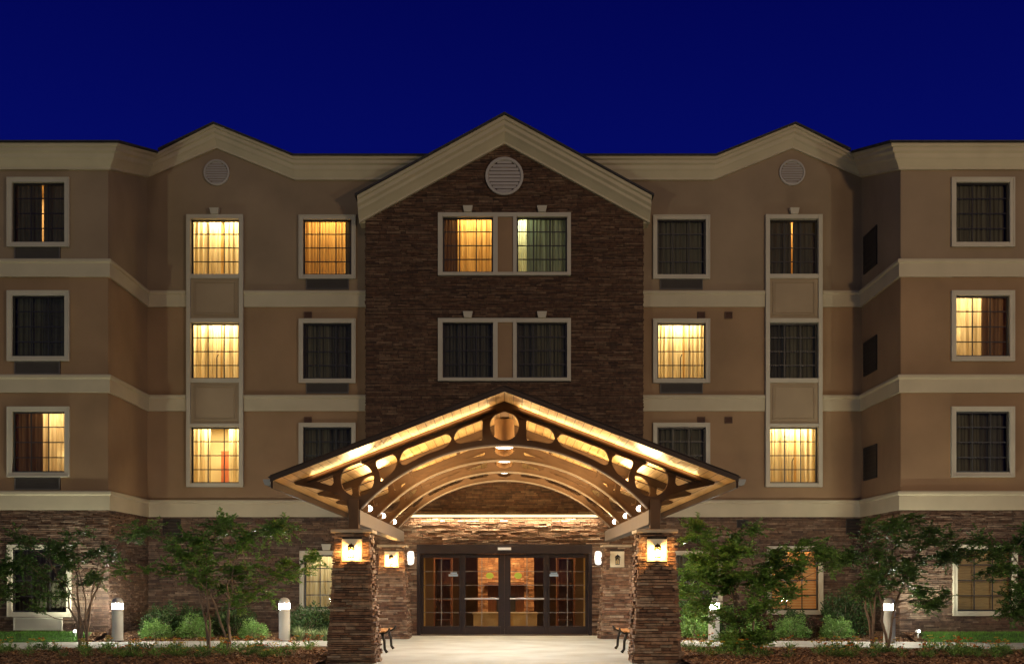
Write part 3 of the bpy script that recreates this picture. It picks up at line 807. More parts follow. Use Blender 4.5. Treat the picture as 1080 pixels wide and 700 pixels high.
for (a, b) in ((-.84, -.52), (.62, .94)):
    stones(mb, a, b, 0, 2.5, front(4.5), (), fr, None, .01, .04, (.05, .09), (.1, .25))
stones(mb, -.52, .62, 1.45, 2.5, front(4.6), (), fr, None, .01, .04, (.05, .09), (.1, .25))
M['warm_brick'] = island("fireplace_brick", [(.42, .20, .09), (.55, .30, .14), (.30, .13, .06), (.60, .38, .2)])
mb.build("stonework", M['warm_brick'], fp, fix=False)
mb = MB(); mb.box(-.9, 1.0, 4.62, 5.3, 0, 2.6); mb.box(-.84, -.52, 4.51, 4.6, 0, 2.5); mb.box(.62, .94, 4.51, 4.6, 0, 2.5); mb.build("chimney_breast", M['wood'], fp)
mb = MB(); mb.box(-.6, .7, 4.3, 4.6, 1.34, 1.42); mb.build("mantel", M['wood'], fp, bevel=.01)
mb = MB(); mb.box(-.25, .35, 4.52, 4.61, .35, 1.0); mb.build("firebox", M['vent_dark'], fp)
fx_ = emit("ember_glow", (1, .45, .12), 3); mb = MB()
for x in (-.1, .05, .2): mb.tube([(x, 4.50, .38), (x + .05, 4.48, .5)], .03, 6)
mb.build("flame", fx_, fp)
tb = empty("lobby_table", (0, 2.6, 0), "long pale wood low table inside the lobby", "table")
M['pale_wood'] = mat("pale_wood", (.55, .38, .14), .5, .12, 5)
mb = MB(); mb.box(-.95, 1.0, 2.4, 2.9, .50, .56); mb.box(-.92, .97, 2.44, 2.86, .16, .50); mb.build("top", M['pale_wood'], tb, bevel=.01)
for lx in (-.88, .88):
    for ly in (2.5, 2.8): mb = MB(); mb.box(lx, lx + .06, ly - .03, ly + .03, 0, .16); mb.build("leg", M['wood'], tb)
for s in (-1, 1):
    cb = empty("wooden_cabinet", (s * 1.85, 3.0, 0), "tall cherry wood cabinet %s the lobby doors" % ("left inside" if s < 0 else "right inside"), "cabinet")
    mb = MB(); x0, x1 = s * 1.85 - .28, s * 1.85 + .28
    mb.box(x0, x0 + .06, 2.8, 3.3, 0, 2.15); mb.box(x1 - .06, x1, 2.8, 3.3, 0, 2.15); mb.box(x0, x1, 2.78, 3.32, 2.15, 2.25); mb.box(x0, x1, 3.24, 3.3, 0, 2.15); mb.build("carcass", M['wood'], cb, bevel=.008)
    for z in (.3, .9, 1.4): mb = MB(); mb.box(x0 + .06, x1 - .06, 2.84, 3.24, z, z + .03); mb.build("shelf", M['wood'], cb)
    mb = MB(); mb.box(*sorted((s * 2.34, s * 2.22)), .55, .65, .2, 2.3)
    tag(mb.build("door_curtain", cloth("cream_strip", (.85, .62, .26), .4), loc=(s * 2.28, .6, 0)), "narrow cream curtain hanging at the %s end of the glass doors" % ("left" if s < 0 else "right"), "curtain")
for (x, y, p) in ((0, 3.4, 110), (-2.6, 2.0, 45), (2.6, 2.0, 32)):
    lamp("lobby_light", 'AREA', (x, y, 2.85), p, (1, .66, .34), .8)
lamp("curtain_light", 'POINT', (-2.1, .75, 2.5), 5, (1, .75, .4), .05); lamp("curtain_light", 'POINT', (2.1, .75, 2.5), 5, (1, .75, .4), .05)

# ------------------------------------------------------------------ entrance canopy
canopy = empty("entrance_canopy", (0, -5, 2.4), "gabled entrance canopy with arched brown trusses and glowing board soffit", "canopy")
RZ, SLP = 4.79, .384      # soffit height at the ridge, slope
YF, EX = -11.1, 4.05
ARZ, ARR = 4.0, 3.56     # arch crown, radius
ac = ARZ - ARR
def arch_z(x, extra=0): return ac + math.sqrt(max(0, (ARR + extra) ** 2 - x * x))
def truss_curve():
    cu = bpy.data.curves.new("truss_outline", 'CURVE'); cu.dimensions = '2D'; cu.fill_mode = 'BOTH'; cu.extrude = .055; cu.bevel_depth = .004
    def spl(pts):
        s = cu.splines.new('POLY'); s.points.add(len(pts) - 1)
        for p, q in zip(s.points, pts): p.co = (q[0], q[1], 0, 1)
        s.use_cyclic_u = True
    half = [(-3.86, RZ - SLP * 3.86 - .004), (-3.84, 3.27), (-3.26, 3.15), (-3.05, 3.08), (-2.90, 2.94), (-2.86, 2.80), (-2.66, 2.80)]
    n = 24
    for i in range(1, n + 1):
        x = -2.62 * (1 - i / n); half.append((x, arch_z(x)))
    out = [(0, RZ - .004)] + half
    full = out + [(-x, z) for x, z in reversed(half[:-1])]
    spl(full)
    def circ(cx, cz, r, n=32): spl([(cx + r * math.cos(2 * math.pi * k / n), cz + r * math.sin(2 * math.pi * k / n)) for k in range(n)])
    circ(0, 4.335, .27)
    for s in (-1, 1):
        circ(s * 2.70, 3.353, .31)
        spl([(s * p[0], p[1]) for p in ((-3.46, 3.32), (-3.15, 3.44), (-3.13, 3.30), (-3.16, 3.25), (-3.2, 3.24))])
        for (xa, xb, r0, r1) in ((-.93, -.40, .15, .03), (-1.93, -.965, .15, .17), (-2.37, -1.965, .03, .17)):
            up_, lo_ = [], []; m = 22
            for i in range(m + 1):
                x = xa + (xb - xa) * i / m
                t0, t1 = x - xa, xb - x
                ins = 0
                if t0 < r0: ins = max(ins, r0 - math.sqrt(max(0, r0 * r0 - (r0 - t0) ** 2)))
                if t1 < r1: ins = max(ins, r1 - math.sqrt(max(0, r1 * r1 - (r1 - t1) ** 2)))
                zu = RZ - SLP * abs(x) - .175; zl = arch_z(x, .10)
                if abs(x + 2.70) < .42: zl = max(zl, 3.353 + math.sqrt(.42 ** 2 - (x + 2.7) ** 2)) if xa < -2.2 else zl
                if xa > -1 and abs(x) < .42:
                    zu = min(zu, 4.335 + 1)
                zm = (zu + zl) / 2
                zu2, zl2 = max(zm + .006, zu - ins), min(zm - .006, zl + ins)
                up_.append((s * x, zu2)); lo_.append((s * x, zl2))
            spl(up_ + lo_[::-1])
    o = bpy.data.objects.new("t", cu); col.objects.link(o)
    dg = bpy.context.evaluated_depsgraph_get(); dg.update()
    me = bpy.data.meshes.new_from_object(o.evaluated_get(dg))
    bpy.data.objects.remove(o); 
    me.transform(Matrix.Rotation(R(90), 4, 'X'))
    return me
tme = truss_curve(); tme.name = "truss"; tme.materials.clear(); tme.materials.append(M['truss'])
TY = [-9.9, -7.4, -4.95, -2.8]
for ty in TY:
    t = bpy.data.objects.new("truss", tme); col.objects.link(t); t.parent = canopy; t.location = Vector((0, ty, 0)) - canopy.location
    # flange under the arch and along the rafters
    mb = MB(); n = 40
    for i in range(n):
        xa, xb = -2.62 + 5.24 * i / n, -2.62 + 5.24 * (i + 1) / n
        za, zb = arch_z(xa), arch_z(xb)
        mb.hexa([(xa, ty - .10, za - .03), (xb, ty - .10, zb - .03), (xb, ty + .10, zb - .03), (xa, ty + .10, za - .03), (xa, ty - .10, za - .002), (xb, ty - .10, zb - .002), (xb, ty + .10, zb - .002), (xa, ty + .10, za - .002)])
    bm_o = mb.build("arch_flange", M['flange'], t, smooth=False)
    mb = MB()
    for s in (-1, 1):
        for off in (.17,):
            mb.hexa([(0, ty - .085, RZ - off - .02), (s * 3.5, ty - .085, RZ - SLP * 3.5 - off - .02), (s * 3.5, ty - .057, RZ - SLP * 3.5 - off - .02), (0, ty - .057, RZ - off - .02),
                     (0, ty - .085, RZ - off), (s * 3.5, ty - .085, RZ - SLP * 3.5 - off), (s * 3.5, ty - .057, RZ - SLP * 3.5 - off), (0, ty - .057, RZ - off)])
    mb.build("rafter_moulding", M['truss'], t)
# soffit, roof, fascias, gutters
YE = -.06
for s in (-1, 1):
    mb = MB(); mb.hexa([(0, YF + .03, RZ), (s * EX, YF + .03, RZ - SLP * EX), (s * EX, YE, RZ - SLP * EX), (0, YE, RZ), (0, YF + .03, RZ + .02), (s * EX, YF + .03, RZ - SLP * EX + .02), (s * EX, YE, RZ - SLP * EX + .02), (0, YE, RZ + .02)])
    mb.build("soffit", M['soffit'], canopy)
    mb = MB(); mb.hexa([(0, YF, RZ + .022), (s * EX, YF, RZ - SLP * EX + .022), (s * EX, YE, RZ - SLP * EX + .022), (0, YE, RZ + .022), (0, YF, RZ + .075), (s * (EX + .05), YF, RZ - SLP * EX + .06), (s * (EX + .05), YE, RZ - SLP * EX + .06), (0, YE, RZ + .075)])
    mb.build("roof", M['shingle'], canopy)
    mb = MB(); f0, f1 = -.025, .07
    mb.hexa([(0, YF - .03, RZ + f0), (s * EX, YF - .03, RZ - SLP * EX + f0), (s * EX, YF - .002, RZ - SLP * EX + f0), (0, YF - .002, RZ + f0), (0, YF - .03, RZ + f1), (s * EX, YF - .03, RZ - SLP * EX + f1), (s * EX, YF - .002, RZ - SLP * EX + f1), (0, YF - .002, RZ + f1)])
    mb.hexa([(0, YF - .05, RZ + f1), (s * EX, YF - .05, RZ - SLP * EX + f1), (s * EX, YF + .1, RZ - SLP * EX + f1 + .01), (0, YF + .1, RZ + f1 + .01), (0, YF - .05, RZ + f1 + .015), (s * EX, YF - .05, RZ - SLP * EX + f1 + .015), (s * EX, YF + .1, RZ - SLP * EX + f1 + .02), (0, YF + .1, RZ + f1 + .02)])
    mb.build("fascia", M['dark_metal'], canopy, bevel=.004)
    mb = MB(); ze = RZ - SLP * EX
    mb.box(*sorted((s * (EX - .0), s * (EX - .04))), YF + .03, YE, ze - .13, ze - .003); mb.build("eave_board", M['dark_metal'], canopy)
    mb = MB(); g = [(.002, .04), (.13, .04), (.13, .02), (.10, -.06), (.03, -.075), (.002, -.075)]
    mb.sweep([(s * EX, YF, ze - .02, s, 0), (s * EX, YE, ze - .02, s, 0)], g); mb.build("gutter", M['gutter'], canopy, bevel=.003)
    # longitudinal beam and posts
    mb = MB(); mb.box(*sorted((s * 2.64, s * 2.86)), -10.0, -1.25, 2.53, 2.795); mb.build("beam", M['beam'], canopy, bevel=.008)
    for ty in TY[:1]:
        mb = MB(); mb.box(*sorted((s * 2.67, s * 2.85)), ty - .13, ty + .07, 2.435, 2.99); mb.box(*sorted((s * 2.60, s * 2.92)), ty - .19, ty + .13, 2.436, 2.455); mb.build("post", M['truss'], canopy, bevel=.005)
mb = MB(); mb.hexa([(-.09, -9.9, RZ - .16), (.09, -9.9, RZ - .16), (.09, YE, RZ - .16), (-.09, YE, RZ - .16), (-.09, -9.9, RZ - .03), (.09, -9.9, RZ - .03), (.09, YE, RZ - .03), (-.09, YE, RZ - .03)])
mb.build("ridge_beam", M['truss'], canopy)

# downlights hanging from the ridge
M['lens'] = emit("lamp_lens", (1, .92, .78), 14)
cyl = mat("lamp_housing_bronze", (.22, .13, .07), .4, .1, 3, metal=.3)
for i, yy in enumerate((-8.9, -6.5, -4.05)):
    r = empty("pendant_downlight", (0, yy, 4.08), "brown cylinder downlight under the canopy ridge, %s" % ("nearest the front arch", "middle of the three", "nearest the doors")[i], "downlight", "canopy ridge downlights")
    mb = MB(); mb.lathe([(.19, 4.10), (.19, 4.60), (.17, 4.61), (.03, 4.62), (.03, 4.74)], 0, yy, 0, 32); mb.build("housing", cyl, r, smooth=False)
    mb = MB(); mb.lathe([(.02, 4.045), (.12, 4.055), (.165, 4.075), (.175, 4.10)], 0, yy, 0, 32); mb.build("lens", M['lens'], r, smooth=True)
    lamp("downlight_beam", 'SPOT', (0, yy, 4.03), 640, (1, .97, .90), .1, r, target=(0, yy, 0), spot=150, blend=.6)
# uplights at the arch feet
M['lens2'] = emit("uplight_lens", (1, .90, .74), 10)
for s in (-1, 1):
    for i, yy in enumerate((-9.3, -7.0, -4.7)):
        side = "left" if s < 0 else "right"
        r = empty("beam_uplight", (s * 2.56, yy, 2.86), "small glowing uplight on the %s canopy beam, %s" % (side, ("closest to the front pillar", "middle one", "farthest from the front pillar")[i]), "uplight", "uplights along the canopy beams")
        mb = MB(); mb.lathe([(.05, -.17), (.075, -.16), (.075, .04), (.05, .05)], s * 2.62, yy, 2.86, 20, 'y'); mb.box(*sorted((s * 2.6, s * 2.66)), yy - .05, yy + .0, 2.79, 2.83); mb.build("housing", cyl, r, smooth=True)
        mb = MB(); mb.lathe([(.012, -.125), (.04, -.11), (.052, -.07), (.055, 0), (.052, .07), (.04, .11), (.012, .125)], s * 2.555, yy - .03, 2.865, 18, 'y'); mb.build("lens", M['lens2'], r, smooth=True)
        lamp("uplight_beam", 'SPOT', (s * 2.48, yy, 2.97), 720, (1, .67, .29), .06, r, target=(s * .9, yy - .1, 5), spot=165, blend=.5)

for s in (-1, 1):
    # slim light channel fixed along the front rafter, washing the overhanging boards
    mb = MB(); zz = lambda x: RZ - SLP * abs(x) - .085
    mb.hexa([(s * .15, -10.02, zz(.15) - .03), (s * 3.6, -10.02, zz(3.6) - .03), (s * 3.6, -9.956, zz(3.6) - .03), (s * .15, -9.956, zz(.15) - .03),
             (s * .15, -10.02, zz(.15)), (s * 3.6, -10.02, zz(3.6)), (s * 3.6, -9.956, zz(3.6)), (s * .15, -9.956, zz(.15))])
    mb.build("light_channel", M['dark_metal'], canopy)
    d = bpy.data.lights.new("soffit_wash", 'AREA'); d.shape = 'RECTANGLE'; d.size = 3.5; d.size_y = .03; d.energy = 20; d.color = (1, .68, .30)
    o = bpy.data.objects.new("soffit_wash", d); col.objects.link(o); o.parent = canopy
    xa = Vector((s * 1, 0, -SLP)).normalized(); nn = Vector((0, .5, -1)).normalized()
    ya = nn.cross(xa).normalized(); nn = xa.cross(ya).normalized()
    o.matrix_local = Matrix.Translation(Vector((s * 1.88, -9.99, zz(1.88) + .012)) - canopy.location) @ Matrix((xa, ya, nn)).transposed().to_4x4()
# ------------------------------------------------------------------ stone pillars and lanterns
M['plate'] = mat("lantern_plate", (.66, .58, .42), .6, .05, 4)
M['lantern_metal'] = mat("lantern_black", (.02, .016, .013), .45, metal=.5)
M['bulb'] = emit("lantern_bulb", (1, .54, .19), 1500)
M['frost'] = glassmat("lantern_glass", (.95, .88, .7))
PZ = 2.37
def pillar(x, yc, label, seed, bw=.435, tw=.31):
    r = empty("stone_pillar", (x, yc, 0), label, "pillar", "tapered stone pillars under the canopy"); rr = random.Random(seed)
    hw = lambda z: bw + (tw - bw) * max(0, min(1, z / PZ))
    core = MB(); b, t = bw - .03, tw - .03
    core.hexa([(x - b, yc - b, -.05), (x + b, yc - b, -.05), (x + b, yc + b, -.05), (x - b, yc + b, -.05), (x - t, yc - t, PZ), (x + t, yc - t, PZ), (x + t, yc + t, PZ), (x - t, yc + t, PZ)])
    core.build("core", M['mortar'], r)
    mb = MB()
    nz0, nz1, nw = 1.85, 2.26, .185
    for side in range(4):
        def f(u, v, d, side=side):
            w = hw(v) - .022; dd = w + d
            uu = u * (w + .025)
            if side == 0: return (x + uu, yc - dd, v)
            if side == 1: return (x + dd, yc + uu, v)
            if side == 2: return (x - uu, yc + dd, v)
            return (x - dd, yc - uu, v)
        hl = ()
        if side == 0: k = hw(2.05) + .003; hl = ((-nw / k, nw / k, nz0, nz1),)
        stones(mb, -1, 1, 0, PZ, f, hl, rr, None, .0, .058, (.03, .07), (.3, 1.1), back=.03)
    mb.build("stonework", M['stone_pillar'], r, fix=False)
    cp = MB(); c = tw + .07; cp.box(x - c, x + c, yc - c, yc + c, PZ, PZ + .065); cp.build("cap", M['cap'], r, bevel=.014)
    pl = MB(); yf = yc - hw(2.05) + .0
    pl.box(x - nw, x + nw, yf + .005, yf + .05, nz0, nz1); pl.build("lantern_plate", M['plate'], r, bevel=.006)
    return r, yf
def lantern(x, y, z, label, lit, name="wall_lantern", p=34):
    """z: foot of the glass body; y: wall plane"""
    r = empty(name, (x, y, z), label, "lantern", "lanterns on the stone pillars")
    yc = y - .085
    mb = MB(); mb.lathe([(.045, -.02), (.045, 0)], x, y, z + .13, 16, 'y'); mb.tube([(x, y - .01, z + .16), (x, y - .05, z + .24), (x, yc, z + .235)], .008, 6)
    mb.lathe([(.055, z - .02), (.06, z - .005), (.055, z + .0)], x, yc, 0, 18)
    mb.lathe([(.075, z + .17), (.07, z + .185), (.045, z + .215), (.012, z + .235), (.008, z + .25)], x, yc, 0, 18)
    for k in range(6):
        a = 2 * math.pi * k / 6 + .5; mb.tube([(x + .053 * math.cos(a), yc + .053 * math.sin(a), z), (x + .066 * math.cos(a), yc + .066 * math.sin(a), z + .17)], .004, 5)
    mb.build("cage", M['lantern_metal'], r)
    mb = MB(); mb.lathe([(.048, z), (.061, z + .17)], x, yc, 0, 18, cap=False); mb.build("glass", M['frost'], r, smooth=True)
    mb = MB(); mb.lathe([(.006, z + .03), (.022, z + .05), (.028, z + .085), (.018, z + .12), (.005, z + .13)], x, yc, 0, 12)
    mb.build("bulb", M['bulb'] if lit else M['vent_pale'], r, smooth=True)
    return r
PX, PYF, PYB = 2.78, -9.78, -1.42
for (s, yc, lab, lit, sd) in ((-1, PYF, "left front", True, 21), (1, PYF, "right front", True, 22), (-1, PYB, "left rear", True, 23), (1, PYB, "right rear", False, 24)):
    xx = s * (PX if yc < -5 else 2.92)
    r, yf = pillar(xx, yc, "tapered ledgestone pillar, %s one of the canopy" % lab, sd)
    lantern(xx, yf + .0, 1.93, ("glowing lantern on the %s stone pillar" if lit else "unlit black lantern on the %s stone pillar") % lab, lit)
# half-round white sconces beside the doors
for s in (-1, 1):
    x = s * 2.57
    r = empty("wall_sconce", (x, -.06, 2.12), "white half round glass sconce on the stone %s of the doors" % ("left" if s < 0 else "right"), "sconce", "white sconces flanking the doors")
    mb = MB(); n = 20; prof = [(.02, -.19), (.07, -.175), (.095, -.12), (.105, 0), (.095, .12), (.07, .175), (.02, .19)]
    mb.lathe(prof, x, -.10, 2.12, 20); mb.build("shade", emit("sconce_glass_%s" % ("left" if s < 0 else "right"), (.95, .95, .9), .9), r, smooth=True)
    mb = MB(); mb.box(x - .06, x + .06, -.07, -.02, 1.98, 2.26); mb.build("backplate", M['lantern_metal'], r)
    lamp("sconce_glow", 'POINT', (x, -.30, 2.12), 5, (1, .9, .72), .08, r)

# ------------------------------------------------------------------ benches
M['slat'] = mat("bench_slat_wood", (.42, .19, .06), .5, .2, 6, stretch=(8, 1, 8))
for s in (-1, 1):
    bx_ = s * 2.68; y0, y1 = -7.5, -5.9
    r = empty("bench", (bx_, -6.7, 0), "slatted wooden bench with black iron legs behind the %s front pillar" % ("left" if s < 0 else "right"), "bench", "benches between the pillars")
    mb = MB()
    for k in range(5):
        x0 = bx_ - .22 + k * .09; mb.box(x0, x0 + .075, y0, y1, .43 + (.012 if k in (0, 4) else 0), .455 + (.012 if k in (0, 4) else 0))
    mb.build("seat", M['slat'], r, bevel=.005)
    for yy in (y0 + .15, y1 - .15):
        mb = MB()
        mb.tube([(bx_ - s * .30, yy, .52), (bx_ - s * .27, yy, .45), (bx_ - s * .2, yy, .415), (bx_ + s * .2, yy, .415)], .022, 8)
        mb.tube([(bx_ - s * .14, yy, .41), (bx_ - s * .19, yy, .25), (bx_ - s * .2, yy, .08), (bx_ - s * .25, yy, .01)], [.032, .028, .028, .034], 8)
        mb.tube([(bx_ + s * .14, yy, .41), (bx_ + s * .17, yy, .2), (bx_ + s * .22, yy, .01)], [.032, .028, .034], 8)
        mb.build("leg", M['lantern_metal'], r, smooth=True)

# ------------------------------------------------------------------ bollards and ground floodlights
M['bollard'] = mat("bollard_grey", (.66, .66, .62), .45, .05, 3, .05, 80)
M['bollard_lens'] = emit("bollard_lens", (1, .97, .86), 400)
def bollard():
    r = empty("bollard_light", (0, 0, 0), "x", "bollard", "lit bollards along the walk")
    mb = MB(); mb.lathe([(.145, 0), (.145, .02), (.135, .03), (.135, .76), (.12, .765)], 0, 0, 0, 32); mb.build("post", M['bollard'], r)
    mb = MB(); mb.lathe([(.125, .765), (.125, .895)], 0, 0, 0, 32); mb.build("lens", M['bollard_lens'], r, smooth=True)
    mb = MB(); mb.lathe([(.12, .895), (.137, .90), (.137, .93), (.12, .985), (.08, 1.025), (.03, 1.04)], 0, 0, 0, 32); mb.build("dome_cap", M['bollard'], r, smooth=True)
    for k in range(3):
        pass
    return r
b0 = bollard()
bl = [(124, 673.5, "lit grey bollard standing alone by the left wing wall"), (300, 671.5, "lit grey bollard beside the variegated grass clumps"),
      (753, 671.5, "lit grey bollard behind the leafy tree right of the canopy"), (938, 677, "lit bollard behind the twin stems of the tree near the right wing")]
for i, (bx_, by_, lab) in enumerate(bl):
    o = b0 if i == 0 else copy_tree(b0)
    D = min(26.6, 1.45 * 1152 / (by_ - 612)); o.location = (px(bx_, D), D - 30, .05); o['label'] = lab
M['flood_lens'] = emit("flood_lens", (1, .97, .9), 10)
for (fx0, lab) in ((78, "left"), (970, "right")):
    X = px(fx0, 26.6)
    r = empty("ground_floodlight", (X, -3.3, .15), "small white floodlight in the grass at the foot of the %s wing" % lab, "floodlight", "floodlights on the grass")
    mb = MB(); mb.tube([(X, -3.3, .1), (X, -3.3, .24)], .015, 8); mb.lathe([(.03, -.05), (.045, -.035), (.048, .04)], X, -3.3, .27, 16, 'y'); mb.build("housing", M['bollard'], r)
    mb = MB(); mb.lathe([(.001, -.05), (.034, -.058)][::-1], X, -3.3, .27, 16, 'y'); mb.build("lens", M['flood_lens'], r)
    lamp("flood_beam", 'SPOT', (X, -3.7, .3), 280, (.95, 1, .80), .06, r, target=(X * 1.08, -2.6, 3.2), spot=120, blend=.8)

# ------------------------------------------------------------------ vegetation
def leafmat(name, cols, trans=.3, rough=.45, spec=.5):
    m = island(name, cols, rough, 0, spec=spec)
    n, l = m.node_tree.nodes, m.node_tree.links; p = n["Principled BSDF"]; o = [x for x in n if x.type == 'OUTPUT_MATERIAL'][0]
    t = n.new("ShaderNodeBsdfTranslucent"); x = n.new("ShaderNodeMixShader"); x.inputs[0].default_value = trans
    src = p.inputs["Base Color"].links[0].from_socket; l.new(src, t.inputs[0])
    l.new(p.outputs[0], x.inputs[1]); l.new(t.outputs[0], x.inputs[2]); l.new(x.outputs[0], o.inputs[0])
    return m
M['leaf'] = leafmat("tree_leaf", [(.14, .29, .05), (.20, .38, .08), (.10, .21, .04), (.27, .46, .12), (.17, .33, .06)], rough=.38)
M['leaf_dark'] = leafmat("dark_leaf", [(.07, .16, .035), (.12, .24, .055), (.05, .11, .03), (.18, .32, .08)])
M['leaf_light'] = leafmat("pale_green_leaf", [(.14, .28, .06), (.21, .38, .09), (.10, .21, .045), (.28, .46, .14)])
M['leaf_red'] = leafmat("dark_red_leaf", [(.05, .015, .012), (.08, .022, .016), (.035, .012, .01)])
M['blade'] = leafmat("variegated_blade", [(.16, .28, .09), (.40, .46, .24), (.10, .2, .05), (.52, .55, .34)])
M['grassblade'] = leafmat("grass_blade", [(.10, .30, .03), (.15, .38, .04), (.08, .23, .02), (.2, .42, .06)])
M['bark'] = mat("bark", (.19, .13, .095), .85, .3, 8, .5, 30)
def leaf(mb, p, d, up, L, Wd):
    """rhombus leaf with a slight fold"""
    side = d.cross(up)
    if side.length < 1e-4: side = Vector((1, 0, 0))
    side.normalize(); nn = side.cross(d).normalized()
    a = p; b = p + d * (L * .45) + side * Wd * .5 + nn * L * .06; c = p + d * L; e_ = p + d * (L * .45) - side * Wd * .5 + nn * L * .06
    mb.quad(tuple(a), tuple(b), tuple(c), tuple(e_))
def rv(r): 
    while True:
        v = Vector((r.uniform(-1, 1), r.uniform(-1, 1), r.uniform(-1, 1)))
        if .05 < v.length < 1: return v.normalized()
def make_tree(label, D, bases, clusters, seed, leafm='leaf', rad=14, dens=1.0, fork=None, sizeL=.072):
    r_ = random.Random(seed)
    bp = [Vector((px(bx_, D), D - 30 + r_.uniform(-.1, .1), .03)) for bx_, by_ in bases]
    c0 = sum(bp, Vector()) / len(bp)
    root = empty("small_tree", tuple(c0), label, "tree", "small multi stemmed trees in front of the hotel")
    wood, lv = MB(), MB()
    clusters = list(clusters); base_cl = list(clusters)
    for q_ in range(int(len(base_cl) * .45)):
        a_ = r_.choice(base_cl); b_ = min((c for c in base_cl if c != a_), key=lambda c: (c[0] - a_[0]) ** 2 + (c[1] - a_[1]) ** 2 + r_.uniform(0, 500)); clusters.append(((a_[0] + b_[0]) / 2 + r_.gauss(0, 2), (a_[1] + b_[1]) / 2 + r_.gauss(0, 2)))
    cl = [Vector((px(x, D), D - 30 + r_.gauss(0, .38), pz(y, D))) for x, y in clusters]
    zc = sum(c.z for c in cl) / len(cl)
    # stems: each base forks in 3-4 leaders that end in the crown
    nodes = []   # (point, radius)
    nl = 3 if len(bp) > 1 else 6
    for b in bp:
        for k in range(nl):
            tgt = r_.choice([c for c in cl if c.z > zc - .1]).lerp(Vector((b.x, b.y, zc + .3)), .35)
            pts = [b]; n = 7
            fz = r_.uniform(.1, .45)
            for i in range(1, n + 1):
                t = i / n
                q = b.lerp(tgt, t); q.x = b.x + (tgt.x - b.x) * t ** 1.5; q.y = b.y + (tgt.y - b.y) * t ** 1.4
                q += Vector((r_.gauss(0, .022), r_.gauss(0, .022), 0)); pts.append(q)
            rad0 = r_.uniform(.022, .036)
            rs = [rad0 * (1 - .72 * i / n) for i in range(n + 1)]
            wood.tube([tuple(q) for q in pts], rs, 7)
            nodes += [(pts[i], rs[i]) for i in range(2, n + 1)]
    for c in cl:
        cand = [(q, rr) for q, rr in nodes if q.z < c.z - .05] or nodes
        q, rr = min(cand, key=lambda a: (a[0] - c).length + r_.uniform(0, .25))
        mid = q.lerp(c, .5) + Vector((0, 0, -.06)) + rv(r_) * .05
        wood.tube([tuple(q), tuple(mid), tuple(c)], [min(rr, .014), .009, .005], 5)
        nodes.append((mid, .008))
        R_ = rad * D / 1152 * r_.uniform(.8, 1.3)
        for k in range(int(26 * dens * r_.uniform(.7, 1.25))):
            d = rv(r_); d.z = d.z * .45 + .12; d.normalize()
            st_ = c + rv(r_) * R_ * .35; L = R_ * r_.uniform(.5, 1.25)
            en = st_ + d * L + Vector((0, 0, -.12 * L))
            if k % 3 == 0: wood.tube([tuple(c), tuple(st_.lerp(en, .5)), tuple(en)], [.004, .003, .0015], 3)
            m = int(L / .0115)
            for i in range(m):
                t = (i + r_.random()) / m; p = st_.lerp(en, t); sd = d.cross(Vector((0, 0, 1))).normalized() * (1 if i % 2 else -1)
                dd = (d * .6 + sd * .9 + rv(r_) * .55).normalized()
                leaf(lv, p, dd, Vector((0, 0, 1)) + rv(r_) * .7, sizeL * r_.uniform(.6, 1.15), sizeL * .56 * r_.uniform(.7, 1.2))
    wood.build("trunk", M['bark'], root, smooth=True, fix=False)
    lv.build("crown", M[leafm], root, fix=False)
    return root
T1 = [(26, 568), (68, 565), (81, 560), (19, 591), (42, 585), (49, 610), (39, 630), (75, 598), (94, 585), (110, 578), (128, 567), (105, 607), (65, 628), (87, 615), (55, 575), (62, 588), (30, 600), (75, 580), (118, 590), (50, 640), (140, 562), (15, 575)]
T2 = [(139, 556), (155, 559), (175, 572), (191, 565), (194, 582), (214, 567), (233, 560), (240, 552), (224, 578), (246, 578), (269, 569), (292, 560), (303, 557), (139, 603), (162, 601), (181, 598), (201, 591), (227, 598), (253, 598), (279, 595), (301, 593), (322, 590), (334, 587), (201, 612), (227, 620), (253, 620), (275, 617), (298, 607), (265, 633), (246, 637), (282, 628), (311, 604), (205, 573), (215, 608), (240, 607)]
T3 = [(734, 553), (731, 566), (749, 564), (793, 559), (780, 569), (754, 579), (736, 589), (775, 582), (798, 582), (819, 584), (837, 577), (834, 589), (855, 584), (870, 584), (882, 584), (875, 595), (723, 605), (744, 605), (762, 602), (788, 602), (811, 600), (842, 597), (718, 623), (736, 628), (767, 623), (793, 623), (813, 620), (829, 623), (844, 627), (731, 638), (762, 643), (788, 643), (806, 638), (775, 672), (793, 667), (806, 674), (777, 685), (767, 677), (708, 625), (775, 655), (795, 653), (770, 612), (752, 615), (800, 610), (825, 608), (745, 592), (765, 590), (745, 650), (790, 680)]
T4 = [(916, 550), (931, 553), (955, 553), (965, 546), (978, 559), (993, 566), (919, 564), (913, 577), (926, 584), (947, 571), (965, 577), (978, 571), (895, 582), (942, 592), (960, 592), (978, 589), (993, 589), (1004, 585), (952, 605), (967, 602), (911, 613), (901, 623), (921, 620), (937, 618), (911, 628), (926, 633), (965, 623), (980, 625), (993, 627), (973, 636), (983, 638), (888, 595), (886, 584), (935, 603), (940, 560), (925, 600)]
T5 = [(1022, 570), (1036, 574), (1028, 585), (1047, 582), (1060, 582), (1075, 571), (1078, 559), (1050, 605), (1065, 597), (1078, 605), (1072, 618), (1078, 628), (1066, 645), (1077, 641), (1085, 585), (1095, 570), (1110, 560), (1125, 575), (1100, 600), (1120, 600), (1140, 590), (1095, 625), (1115, 620), (1135, 615), (1155, 600), (1090, 645), (1130, 560)]
T0 = [(2, 592), (0, 606), (5, 618), (-2, 628), (8, 600), (-15, 575), (-20, 600), (-25, 625), (-40, 585), (-45, 610), (-60, 595), (-70, 615), (-35, 565), (-60, 570), (-85, 600), (-90, 580)]
